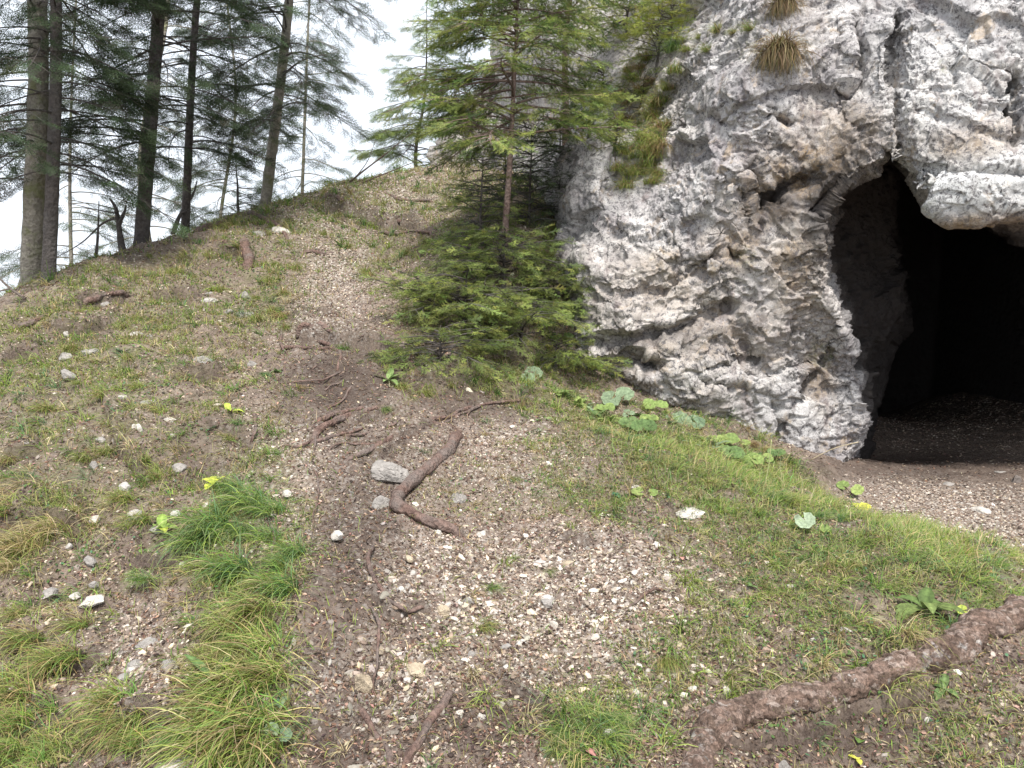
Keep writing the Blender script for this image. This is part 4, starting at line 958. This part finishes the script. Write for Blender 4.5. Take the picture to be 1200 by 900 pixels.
ROOTS = [
 ('root stepping across the path just above the fan of rootlets', [(330,408),(355,412),(380,410),(410,414)], .020, .6, ()),
 ('knotted root at the lip where the path steps up', [(372,398),(388,408),(400,420),(395,436)], .018, .6, ()),
 ('fine rootlet spreading left below the fan', [(405,436),(385,445),(362,450),(340,448)], .009, .5, ()),
 ('long fine rootlet of the fan reaching furthest down', [(428,432),(418,452),(400,470),(380,482)], .010, .5, ()),
 ('root running beside the lower parallel root', [(360,522),(385,514),(410,508),(436,500)], .013, .6, ()),
 ('thin root between the parallel roots and the elbow', [(400,512),(430,508),(458,500),(480,488)], .011, .6, ()),
 ('dark root crossing the upper path near the brown tuft', [(352,300),(368,296),(385,300),(400,296)], .028, .6, ()),
 ('dark level root high on the upper slope', [(440,272),(465,276),(490,272),(510,276)], .030, .6, ()),
 ('root near the skyline running towards the middle spruce', [(450,232),(480,238),(510,236)], .035, .6, ()),
 ('root descending the crest in front of the greenish grey fir', [(318,258),(330,272),(338,285)], .040, .5, ()),
 ('thin root along the left edge of the path at mid slope', [(335,380),(328,400),(338,420),(332,440)], .013, .6, ()),
 ('root tip emerging below the spruce bush', [(500,445),(494,458),(498,470)], .018, .6, ()),
 ('long thin root trailing from the thicket down across the path', [(620,470),(590,474),(562,478),(545,486),(520,497)], .012, .9, ()),
 ('root strand running left from the two parallel roots', [(372,514),(352,524),(335,522),(318,530)], .010, .5, ()),
 ('thin root crossing the path below the parallel roots', [(455,520),(425,524),(400,522),(384,528)], .009, .5, ()),
 ('root strand leading up from the curved root to the dark one', [(436,404),(420,398),(404,401),(392,398)], .020, .9, ()),
 ('fine root on the path above the dark one', [(400,372),(385,368),(370,364),(355,366)], .010, .6, ()),
 ('thin root hanging over the small bank below the spruce', [(556,476),(548,490),(545,502)], .009, .6, ()),
 ('slender root down the dark soil beside the grass strip', [(372,505),(365,540),(372,580),(366,620)], .006, .5, ()),
 ('thick bent reddish root crossing the middle of the ground in an elbow', [(538,500),(534,520),(522,536),(503,552),(484,568),(466,583),(463,597),(480,607),(505,618),(530,627),(552,634)], .050, .6, (('side_root', [(482,610),(492,622),(505,632),(520,638)], .009),)),
 ('thin root running to the upper end of the bent root', [(402,541),(436,530),(462,514),(476,506),(500,498),(526,492),(556,474)], .019, .8, ()),
 ('short root just under the thin one, meeting the bent root', [(476,506),(500,500),(520,503),(536,506)], .013, .8, ()),
 ('lower of the two parallel roots beside the path', [(366,514),(384,503),(402,493),(425,484),(448,477)], .024, .7, ()),
 ('upper of the two parallel roots beside the path', [(369,500),(388,490),(408,483),(432,478)], .020, .7, ()),
 ('thick curved root below the green tuft at mid slope', [(430,404),(448,404),(464,410),(476,423),(484,436),(490,447)], .042, .8, (('side_root', [(476,423),(490,433),(498,443)], .014),)),
 ('dark root poking out above the fan of rootlets', [(348,392),(362,394),(380,396),(402,401)], .030, .8, ()),
 ('uppermost rootlet of the fan under the green tuft', [(425,420),(405,425),(385,428),(362,432)], .012, .5, ()),
 ('middle rootlet of the fan under the green tuft', [(428,425),(412,440),(398,450),(380,455)], .011, .5, ()),
 ('steepest rootlet of the fan under the green tuft', [(432,428),(424,445),(414,455),(405,466)], .011, .5, ()),
 ('thick root arching over the crest between the firs', [(222,272),(240,270),(258,262),(272,254),(290,250),(305,256),(325,266)], .055, .7, ()),
 ('stubby dark broken root below the crest', [(283,288),(288,298),(292,308),(290,316)], .07, .8, ()),
 ('dark root lying under the stubby one on the left', [(250,291),(265,293),(280,296)], .035, .8, ()),
 ('flat root on the crest to the right of the greenish grey fir', [(330,268),(315,262),(300,262)], .04, .7, ()),
 ('dark exposed root on the skyline slope, long and level', [(378,238),(400,246),(420,244),(440,252),(465,260),(490,258)], .04, .6, ()),
 ('dark root on the left bank under the slender pole', [(98,355),(115,352),(130,348),(148,343)], .034, .7, ()),
 ('dark root sticking out at the far left under the pale fir', [(20,385),(40,380),(60,372)], .03, .7, ()),
 ('thin root winding down the dark soil below the elbow', [(436,634),(430,655),(440,680),(452,700),(466,712),(485,714),(500,710)], .0095, .7, ()),
 ('hair thin root running straight down from the winding one', [(436,706),(442,735),(440,770),(437,812)], .0065, .7, ()),
 ('root slanting down to the bottom edge left of centre', [(419,828),(430,850),(445,872),(462,900)], .011, .8, ()),
 ('forked root at the bottom edge, darker and thicker', [(532,808),(522,830),(505,855),(490,878),(474,900)], .016, .9, (('side_root', [(522,830),(545,826),(575,815),(590,808)], .008),)),
 ('little root looping beside the green tuft on the left bank', [(296,484),(301,494),(300,506),(294,516)], .013, .8, ()),
 ('bare stem lying in the long green grass strip', [(322,618),(320,640),(314,665)], .008, .8, ()),
 ('short stick on the gravel at the right', [(770,690),(750,704),(735,712)], .007, .7, ()),
]
for lab, pts, r, re, parts in ROOTS: root_tube('tree_root', lab, pts, r * (1.15 if r < .03 else 1.0), r_end=re, parts=parts)
root_tube('fallen_log', 'thick scaly barked log lying across the lower right corner', [(800,930),(822,893),(848,856),(884,845),(930,836),(985,822),(1030,806),(1075,787),(1120,765),(1160,742),(1210,722),(1290,690),(1380,660)], .063, mat='log', lift=.032, r_end=.95, cat='log', nseg=72, wob=.02, bark=.010, dip=False, bsc=27, npt=420,
  parts=(('broken_stub', [(856,848),(852,832),(856,822)], .026),))

# ------------------------------------------------------------------ loose stones
import bmesh
def stone(px, py, w, h, label, seed, cols=None, dark=0, sink=.3, flat=None, tint=1.0, name='stone', cat='stone', group=None):
    p = ground_hit(px, py + h * .25); d = p[1]; W = w / F * d * .88; Hh = h / F * d * .62
    bm = bmesh.new(); bmesh.ops.create_icosphere(bm, subdivisions=(5 if w * h > 300 else 3), radius=.5); V = np.array([v.co for v in bm.verts]); Tt = np.array([[v.index for v in f.verts] for f in bm.faces]); bm.free()
    rs = np.random.default_rng(seed); U = unit(V)
    # chipped block: clip the ball by random planes, then facet it
    r = np.full(len(V), 1.0)
    for k in range(13):
        n = unit(rs.normal(0, 1, 3)); c = U @ n; lim = rs.uniform(.55, .85); r = np.minimum(r, np.where(c > .05, lim / np.maximum(c, .05), 9))
    b1, b2, pl, ih = worley(U * 3.1 + seed, seed); r = r * (1 + .10 * pl + .05 * fbm(U * 6, 4, seed))
    V = U * r[:, None] * np.array([W * .55, W * .45, max(Hh * .9, W * .22)])
    N = Hn(p[None, :2])[0]; q = Vector((0, 0, 1)).rotation_difference(Vector(N)).to_matrix(); R = np.array(Matrix.Rotation(rs.uniform(-.4, .4), 3, 'Z')); V = V @ R.T @ np.array(q).T
    c = np.array(cols if cols is not None else (.52, .48, .44)) * tint
    o = mesh_obj(name, V, [Tt], M['stone_v'], col=np.broadcast_to(c, (len(V), 3)), smooth=False); o.location = Vector(p) + Vector((0, 0, Hh * -.12))
    tag(o, label, cat, group)
def stone_mat():
    t = NT('single_stones'); c = t.attr('Col')
    c = t.mix(1.0, c, t.ramp(t.noise(14, 7, .7), [(.3, .55), (.5, 1.0), (.72, 1.35)]), 'MULTIPLY')
    c = t.mix(t.ramp(t.noise(60, 5, .75), [(.54, 0), (.64, .7)]), c, (.12, .10, .09))
    t.done(c, .88, t.bump(t.noise(70, 6, .7), .7, .008)); return t.m
M['stone_v'] = stone_mat()
W_, Gy, Tn, Dk = (.50,.465,.42), (.28,.26,.24), (.40,.33,.24), (.18,.155,.14)
STN = [(385,362,14,10,'small pale stone on the path with a dark hollow under it',W_),(375,368,22,9,'flat dark stone beside the small pale one on the path',Dk),
 (808,596,38,14,'flat white stone lying in the grass of the ledge',W_),(600,873,36,26,'tan block at the bottom edge, largest of the gravel',Tn),(566,838,18,26,'upright pale stone standing above the tan block',W_),
 (427,790,26,36,'yellowish slab set in the dark soil below the path',Tn),(537,580,24,20,'round grey stone in the bend of the elbow root',Gy),(458,545,52,30,'long grey layered rock beside the elbow root',Gy),
 (448,585,26,26,'mossy grey rock in the crook left of the elbow root',Gy),(86,382,44,14,'pale slab with a dark underside on the left bank',Gy),(236,425,46,30,'rough grey outcrop in the middle of the left bank',Gy),
 (28,520,22,18,'grey stone among the straw tufts at the left edge',Gy),(25,578,34,16,'flat grey stone at the far left edge',Gy),(172,752,30,16,'uppermost of the three wet grey rocks at lower left',Gy),(160,775,24,14,'left one of the three wet grey rocks at lower left',Gy),
 (200,777,32,18,'right one of the three wet grey rocks at lower left',Gy),(108,700,32,14,'white stone poking from the bank at lower left',W_),(336,576,14,8,'small white stone beside the grass strip',W_),(548,456,18,16,'cream stone under the low spruce bush',(.60,.54,.42)),
 (565,459,12,8,'pinkish stone right next to the cream one',(.5,.42,.38)),(655,546,16,8,'small white stone at the edge of the ledge grass',W_),(990,737,22,8,'white sliver of stone in the grass above the log',W_),(955,748,14,8,'small white stone left of the white sliver',W_),
 (1190,560,16,18,'brown stone at the cave mouth by the right edge',Dk),(1150,596,26,9,'flat pale stone on the cave floor',W_),(1110,566,16,7,'small pale stone further back on the cave floor',Gy),(1172,552,14,6,'grey stone in the shade of the cave mouth',Gy),
 (850,755,12,10,'square white pebble on the soil left of the log',W_),(852,806,14,14,'white stone at the corner of the log',W_),(812,805,16,12,'white stone just left of the log end',W_),(700,640,20,20,'cream stone in the upper right of the gravel patch',(.62,.55,.42)),
 (682,660,18,12,'white angular stone in the upper gravel patch',W_),(520,712,20,16,'tan stone at the left rim of the gravel patch',Tn),(490,780,34,22,'tan crumbly rock below the left rim of the gravel',Tn),(470,690,16,18,'narrow pale stone beside the winding root',W_),
 (610,752,24,12,'flat white stone in the lower gravel patch',W_),(640,700,22,14,'white stone at the heart of the gravel patch',W_),(918,892,26,36,'grey slab leaning below the log at the bottom edge',Gy),(1085,842,16,12,'white pebble in the shade under the log',W_),
 (60,690,22,12,'buried grey stone on the far left slope',Gy),(205,893,60,22,'pale bedrock showing at the bottom edge left of the yellow tufts',W_),(145,790,20,12,'small grey stone below the wet rocks',Gy),(330,268,30,10,'pale slab on the crest beside the arching root',W_),(300,272,26,9,'long pale stone under the arching root',Gy),
 (155,410,16,9,'white stone high on the left bank',W_),(175,470,22,14,'pale stone in the middle of the left bank',Gy),(160,500,16,22,'narrow whitish rock face on the left bank',W_),(745,570,14,8,'little pale stone beside the dark herb clump',W_)]
for i, (x, y, w, h, lab, c) in enumerate(STN): stone(x, y, w, h, lab, 200 + i, c)

for k in range(44):
    x = random.uniform(5, 300); y = random.uniform(350, 740) if x < 210 else random.uniform(330, 470)
    stone(x, y, random.uniform(9, 26), random.uniform(7, 14), 'small weathered grey stone half buried among the grass of the left bank', 900 + k, random.choice([W_, Gy, Gy, (.42, .39, .36)]), group='small stones on the left bank')
for k in range(26):
    x = random.uniform(390, 800); y = random.uniform(620, 880)
    stone(x, y, random.uniform(10, 22), random.uniform(8, 16), 'angular pale chip among the loose gravel', 960 + k, random.choice([W_, Tn, (.5, .45, .39), Gy]), group='larger chips in the gravel')
# ------------------------------------------------------------------ broad-leaved plants
def round_leaf(rad, col, rs, cup=.16):
    nr, na = 7, 30; th = np.radians(np.linspace(-158, 158, na)); r = np.linspace(.05, 1, nr)
    A, R = np.meshgrid(th, r); o = 1 + .05 * np.sin(A * 9 + rs.uniform(0, 6)) - .12 * (np.abs(A) > 2.5) + .10 * np.cos(A)
    X = np.cos(A) * R * o + .0; Y = np.sin(A) * R * o; Z = cup * R ** 2 * (1 + .6 * np.sin(2 * A + rs.uniform(0, 6))) + .05 * R * np.sin(A * 7) - .25 * np.clip(-np.cos(A), 0, 1) * 0
    V = np.stack([X, Y, Z], -1).reshape(-1, 3) * rad; idx = np.arange(nr * na).reshape(nr, na)
    Q = np.stack([idx[:-1, :-1], idx[:-1, 1:], idx[1:, 1:], idx[1:, :-1]], -1).reshape(-1, 4)
    vein = np.abs(np.sin(A * 3.5)) ** .35; C = np.array(col)[None] * (1.28 - .28 * vein.reshape(-1, 1)) * np.where(R.reshape(-1, 1) > .93, 1.12, 1)
    return V, Q, C
def lance_leaf(L, w, col, rs, rise=.9, droop=1.3):
    n = 9; t = np.linspace(0, 1, n); wd = w * np.sin(np.pi * np.clip(t * .92 + .05, 0, 1)) ** .8
    ang = rise - droop * t; x = np.r_[0, np.cumsum(np.cos(ang[:-1]))] * L / (n - 1); z = np.r_[0, np.cumsum(np.sin(ang[:-1]))] * L / (n - 1)
    V = []; 
    for s, zz in ((-1, .18), (-.5, .04), (0, 0), (.5, .04), (1, .18)):
        V.append(np.stack([x, wd * s + .04 * w * np.sin(t * 22), z + wd * zz], -1))
    V = np.stack(V, 1).reshape(-1, 3); idx = np.arange(n * 5).reshape(n, 5)
    Q = np.stack([idx[:-1, :-1], idx[:-1, 1:], idx[1:, 1:], idx[1:, :-1]], -1).reshape(-1, 4)
    C = np.tile(np.array([1, 1, 1.35, 1, 1])[None, :, None], (n, 1, 3)).reshape(-1, 3) * np.array(col); return V, Q, C
def plant(px, py, kind, n, size, cols, label, seed, group=None, hgt=.06, name=None):
    p = ground_hit(px, py); rs = np.random.default_rng(seed)
    names = {'round': 'butterbur', 'lance': 'leaf_rosette', 'oval': 'leafy_herb'}; cats = {'round': 'plant', 'lance': 'rosette plant', 'oval': 'herb'}; n = n + (2 if kind == 'lance' else 0)
    e = thing(name or names[kind], label, cats[kind], p, group)
    ap = -math.atan2(p[0], p[1]) - math.pi / 2
    for k in range(n):
        az = (k + rs.uniform(-.3, .3)) / n * 2 * math.pi + seed; c = np.array(cols[rs.integers(len(cols))]) * rs.uniform(.85, 1.15)
        if kind == 'round':
            V, Q, C = round_leaf(size * rs.uniform(.7, 1.1), c, rs)
            off = np.array([math.cos(az), math.sin(az), 0]) * size * (1.0 if n > 1 else 0) * rs.uniform(.7, 1.3) + [0, 0, hgt * rs.uniform(.7, 1.4)]
            tilt = Matrix.Rotation(rs.uniform(.35, .8), 3, Vector((math.cos(ap + 1.57), math.sin(ap + 1.57), 0))) @ Matrix.Rotation(az, 3, 'Z')
            V = V @ np.array(tilt).T; sv, sq, st = tube(np.array([[0, 0, -.02], off * [.5, .5, .6], off]), .0035, 5)
            o = mesh_obj('leaf', V + off, [Q], M['leaf'], e, C); mesh_obj('leaf_stalk', sv, [sq, st], M['leaf'], e, np.broadcast_to([.2, .16, .09], (len(sv), 3)))
        else:
            w = size * (.16 if kind == 'lance' else .27)
            V, Q, C = lance_leaf(size * rs.uniform(.55, 1.15), w * rs.uniform(.8, 1.2), c, rs, rs.uniform(.3, 1.0), rs.uniform(.5, 1.6))
            R = np.array(Matrix.Rotation(az, 3, 'Z')); mesh_obj('leaf', V @ R.T + [0, 0, .01], [Q], M['leaf'], e, C)
BGc = [(.14,.20,.12), (.19,.25,.15)]; YGc = [(.19,.26,.08), (.25,.31,.10)]; GGc = [(.10,.16,.055), (.13,.19,.07)]; YEL = [(.55,.54,.09)]
PL = [
 (562,444,'round',2,.085,BGc,'bluish round leaves half hidden under the low spruce'),(616,446,'round',2,.10,BGc,'pair of big bluish round leaves under the spruce thicket, left of the cliff'),
 (727,472,'round',2,.12,BGc,'two large bluish round leaves, one above the other, at the foot of the cliff'),(765,482,'round',4,.075,YGc,'yellowish round leaves right of the two large bluish ones'),
 (806,500,'round',5,.09,BGc,'cluster of round leaves at the cliff base over a brown withered one'),(845,522,'round',3,.07,YGc,'small light green round leaves furthest right along the cliff base'),
 (655,400,'round',3,.085,GGc,'green round leaves climbing against the left edge of the cliff'),(758,582,'round',2,.045,YGc,'small round leaved plant beside the dark herb clump on the ledge'),
 (942,622,'round',1,.075,[(.34,.41,.28)],'single pale bluish round leaf lying in the ledge grass'),(966,624,'round',1,.045,YGc,'little yellow green leaf right beside the pale round one'),
 (1008,600,'round',2,.055,YEL,'bright yellow leaves at the edge of the grass by the cave floor'),(995,580,'round',3,.06,YGc,'pale green leaves above the bright yellow ones'),(865,520,'round',2,.05,YGc,'faint yellow green leaves in the grass under the pillar'),
 (500,300,'round',2,.06,YGc,'small light leaves on the upper slope'),(455,448,'lance',6,.17,[(.20,.28,.10),(.25,.33,.13)],'light green rosette beside the thick curved root'),
 (632,498,'lance',8,.15,[(.19,.27,.11),(.25,.33,.13)],'star shaped pale rosette below the spruce thicket'),(680,475,'lance',7,.20,YGc,'leafy clump left of the two large bluish leaves'),(655,465,'lance',7,.20,YGc,'yellow green leafy clump under the spruce near the cliff'),
 (700,490,'lance',6,.16,GGc,'darker rosette in front of the leafy clumps'),(740,498,'lance',5,.17,YGc,'long leaved plant creeping over the ledge grass'),
 (1083,716,'lance',7,.20,[(.10,.15,.045),(.14,.185,.06)],'large dark rosette with long leaves just above the log'),(1128,722,'round',1,.035,[(.45,.52,.10)],'yellow lobed leaf at the right of the large dark rosette'),
 (1010,868,'oval',6,.10,[(.14,.23,.06)],'glossy green herb growing under the log'),(1125,858,'oval',5,.06,YGc,'small light herb under the log near the right'),(1105,810,'oval',4,.07,GGc,'green seedling in the shade below the right part of the log'),
 (1005,892,'oval',3,.05,YEL,'tiny yellow leaves at the bottom edge under the log'),(268,486,'lance',5,.13,[(.38,.45,.08)],'yellowing leaves in the tuft on the left bank'),(250,505,'oval',5,.07,BGc,'small bluish herb on the left bank'),
 (145,415,'oval',6,.10,BGc,'bluish leafy herb high on the left bank'),(190,622,'oval',6,.10,[(.40,.46,.07),(.25,.36,.08)],'yellow green fern like herb left of the grass strip'),(250,570,'oval',4,.10,[(.46,.50,.07)],'yellow leaf cluster at the top left of the grass strip'),
 (330,830,'oval',5,.05,BGc,'little bluish herb on the soil right of the yellow tufts'),(250,800,'lance',6,.14,GGc,'green leafy plant inside the lower grass strip'),(320,870,'round',2,.035,BGc,'small grey green leaves at the foot of the strip'),
 (310,440,'oval',7,.06,GGc,'dark low herb right of the grey outcrop'),(325,437,'oval',7,.06,GGc,'dark low herb nearer to the path than its neighbour'),(695,605,'oval',9,.05,[(.05,.12,.06)],'dark blue green herb clump, left one on the ledge'),(722,582,'oval',9,.05,[(.06,.14,.07)],'dark blue green herb clump, right one on the ledge'),
 (400,292,'lance',6,.16,GGc,'green leaved plant by the upper path'),(460,318,'oval',5,.13,BGc,'grey green leaves low on the slope left of the spruces'),(880,690,'oval',5,.035,GGc,'tiny green herb in the short grass of the ledge'),(940,705,'oval',5,.035,BGc,'tiny bluish herb in the short grass of the ledge'),
]
for i, (x, y, k, n, s, c, lab) in enumerate(PL): plant(x, y, k, n, s, c, lab, i * 3 + 1, hgt=.05 if s > .05 else .02)
for k in range(26):
    u = random.random(); x = 630 + 290 * u + random.uniform(-8, 8); y = 452 + 82 * u + random.uniform(2, 26)
    kd = random.choice(['round', 'lance', 'lance', 'lance', 'oval'])
    plant(x, y, kd, random.randint(3, 7), random.uniform(.035, .065) if kd == 'round' else random.uniform(.09, .16), random.choice([YGc, GGc, BGc, YGc]), 'leafy plant in the green band of mixed leaves along the foot of the cliff', 400 + k, 'leafy plants along the cliff foot', name='leafy_herb')
for k in range(16):
    u = k / 15; x = 850 + 340 * u; y = np.interp(x, [850, 885, 985, 1075, 1120, 1200], [838, 828, 800, 765, 745, 700]) + random.uniform(-6, 4)
    tussock(x, y, random.choice(['mixed', 'green', 'yellow']), random.uniform(.05, .09), 'short tuft growing along the upper side of the scaly log', 'short tufts along the log')
# fallen leaves
def fallen(px, py, size, col, label, seed):
    p = ground_hit(px, py); rs = np.random.default_rng(seed); V, Q, C = lance_leaf(size, size * .3, col, rs, .4, .9)
    R = np.array(Matrix.Rotation(rs.uniform(0, 6), 3, 'Z')); o = mesh_obj('fallen_leaf', V @ R.T, [Q], M['litter'], col=C); o.location = Vector(p) + Vector((0, 0, .01)); tag(o, label, 'leaf')
for i, a in enumerate([(698,889,.05,(.36,.17,.15),'reddish fallen leaf at the bottom edge beside the bright tufts'),(800,658,.045,(.42,.22,.18),'pinkish fallen leaf on the ledge left of the short grass'),(818,500,.08,(.36,.17,.07),'brown withered leaf under the cluster at the cliff base'),
   (1170,675,.07,(.42,.18,.09),'rust coloured leaf at the right edge above the log'),(1000,570,.06,(.26,.14,.08),'brown leaf by the yellow leaves'),(452,286,.08,(.8,.72,.08),'yellow leaf on the upper slope'),(540,283,.10,(.85,.75,.05),'bright yellow leaf left of the green upright bush')]): fallen(*a, 70 + i)

# ------------------------------------------------------------------ dead saplings, sticks and stalks
def dead(name, label, base, rel_paths, r, mat='twig', cat='dead tree'):
    e = thing(name, label, cat, base)
    for k, (pts, rr) in enumerate(rel_paths):
        C = catmull(np.array(pts) - base, 14); V, Q, T = tube(C, rr * (1 - .8 * np.linspace(0, 1, 14)), 7, bark=rr * .1, bsc=30); b = Bag(); b.add(V, Q, T); b.obj('stem' if k == 0 else 'branch', M[mat], e)
def px3(L, Y): return [at(x, y, Y + dy) for x, y, dy in L]
b = at(142, 292, 10.0)
dead('dead_sapling', 'forked dead sapling left of the straight dark fir', b, [(px3([(144,300,0),(140,270,0),(136,245,.1),(128,232,.1)], 10.0), .05), (px3([(140,262,0),(146,248,0),(148,240,0)], 10.0), .03), (px3([(138,255,0),(120,262,.2),(95,285,.4),(60,305,.5)], 10.0), .018), (px3([(137,250,0),(110,245,.2),(80,238,.3)], 10.0), .012)], .05, 'bark_dark')
b = at(112, 305, 9.4)
dead('dead_pole', 'thin bare pole left of the forked dead sapling', b, [(px3([(112,310,0),(115,270,0),(116,235,0)], 9.4), .022)], .02, 'bark_dark')
b = at(205, 272, 11.0)
dead('dead_sapling', 'leaning dead stem at the foot of the slender fir', b, [(px3([(202,275,0),(212,250,.1),(226,228,.3),(231,212,.3)], 11.0), .035), (px3([(212,250,.1),(224,244,0)], 11.0), .012)], .03, 'bark_dark')
b = at(25, 345, 8.0)
dead('dead_branch', 'bare branch poking in at the far left edge below the pale fir', b, [(px3([(30,350,0),(12,338,0),(-6,322,0),(-30,310,.1)], 7.6), .016), (px3([(12,338,0),(-4,342,0),(-20,345,.1)], 7.6), .010)], .02)
b = at(400, 215, 14)
dead('dead_branch', 'long bare branches arching over the skyline left of the middle spruce', b, [(px3([(392,228,0),(420,205,-.2),(455,178,-.5),(490,150,-.9)], 13.8), .022), (px3([(398,226,0),(430,212,-.2),(470,196,-.5),(510,180,-.9)], 13.8), .018), (px3([(410,216,0),(430,190,-.2),(440,165,-.5)], 13.8), .012)], .02)
b = ground_hit(948, 540)
e = np.array(at(1006, 518, b[1] - .3)); Vv, Qq, Tt = tube(catmull(np.array([b, (b + e) / 2 + [0, 0, .03], e]) - b, 10), .005, 6); bg_ = Bag(); bg_.add(Vv, Qq, Tt, np.array([.55, .47, .32])); o = bg_.obj('dry_stalk', M['litter']); o.location = b; tag(o, 'long pale dry stalk leaning towards the cave mouth at the pillar foot', 'dry stalk')
b = ground_hit(895, 572)
e = np.array(at(904, 515, b[1])); Vv, Qq, Tt = tube(catmull(np.array([b, (b + e) / 2 + [.01, 0, 0], e]) - b, 10), .003, 6); bg_ = Bag(); bg_.add(Vv, Qq, Tt, np.array([.40, .42, .2])); o = bg_.obj('dry_stalk', M['litter']); o.location = b; tag(o, 'upright thin pale stalk in front of the rock pillar', 'dry stalk')
tick('part4')
# ------------------------------------------------------------------ camera, light, world
cam_d = bpy.data.cameras.new('camera'); cam = bpy.data.objects.new('camera', cam_d); COL.objects.link(cam)
cam.location = (0, 0, 0); cam.rotation_euler = (math.pi / 2 - PITCH, 0, 0)
cam_d.sensor_width = 36; cam_d.lens = 36 * F / 1200; cam_d.clip_start = .05; cam_d.clip_end = 3000
scene.camera = cam
AZ = math.radians(171); EL = math.radians(58)      # sun behind of the viewer, high, veiled
sd = bpy.data.lights.new('sun', 'SUN'); sd.energy = 3.6; sd.angle = math.radians(9); sd.color = (1, .96, .9)
so = bpy.data.objects.new('sun', sd); COL.objects.link(so)
sdir = Vector((math.sin(AZ) * math.cos(EL), math.cos(AZ) * math.cos(EL), math.sin(EL)))
so.rotation_euler = sdir.to_track_quat('Z', 'Y').to_euler()
wd = bpy.data.worlds.new('World'); scene.world = wd; wd.use_nodes = True
wt = wd.node_tree; bg = wt.nodes['Background']
sky = wt.nodes.new('ShaderNodeTexSky'); sky.sky_type = 'NISHITA'; sky.sun_disc = False
sky.sun_elevation = EL; sky.sun_rotation = AZ; sky.air_density = 1; sky.dust_density = 4; sky.ozone_density = 1
tc = wt.nodes.new('ShaderNodeTexCoord'); nz = wt.nodes.new('ShaderNodeTexNoise'); nz.inputs['Scale'].default_value = 2.2; nz.inputs['Detail'].default_value = 6
wt.links.new(tc.outputs['Generated'], nz.inputs['Vector'])
rp = wt.nodes.new('ShaderNodeValToRGB'); rp.color_ramp.elements[0].position = .3; rp.color_ramp.elements[0].color = (.7, .7, .7, 1); rp.color_ramp.elements[1].position = .7; rp.color_ramp.elements[1].color = (.95, .95, .95, 1)
wt.links.new(nz.outputs['Fac'], rp.inputs[0])
mxw = wt.nodes.new('ShaderNodeMix'); mxw.data_type = 'RGBA'
wt.links.new(rp.outputs[0], mxw.inputs[0]); wt.links.new(sky.outputs[0], mxw.inputs[6]); mxw.inputs[7].default_value = (10.5, 11.2, 12.2, 1)   # thin bright cloud deck
wt.links.new(mxw.outputs[2], bg.inputs[0]); bg.inputs[1].default_value = 0.085
vs = scene.view_settings; vs.view_transform = 'Standard'; vs.look = 'None'; vs.gamma = 1; vs.use_curve_mapping = False; vs.exposure = 0.70
scene.cycles.max_bounces = 5; scene.cycles.diffuse_bounces = 3; scene.cycles.transmission_bounces = 2; scene.cycles.glossy_bounces = 1
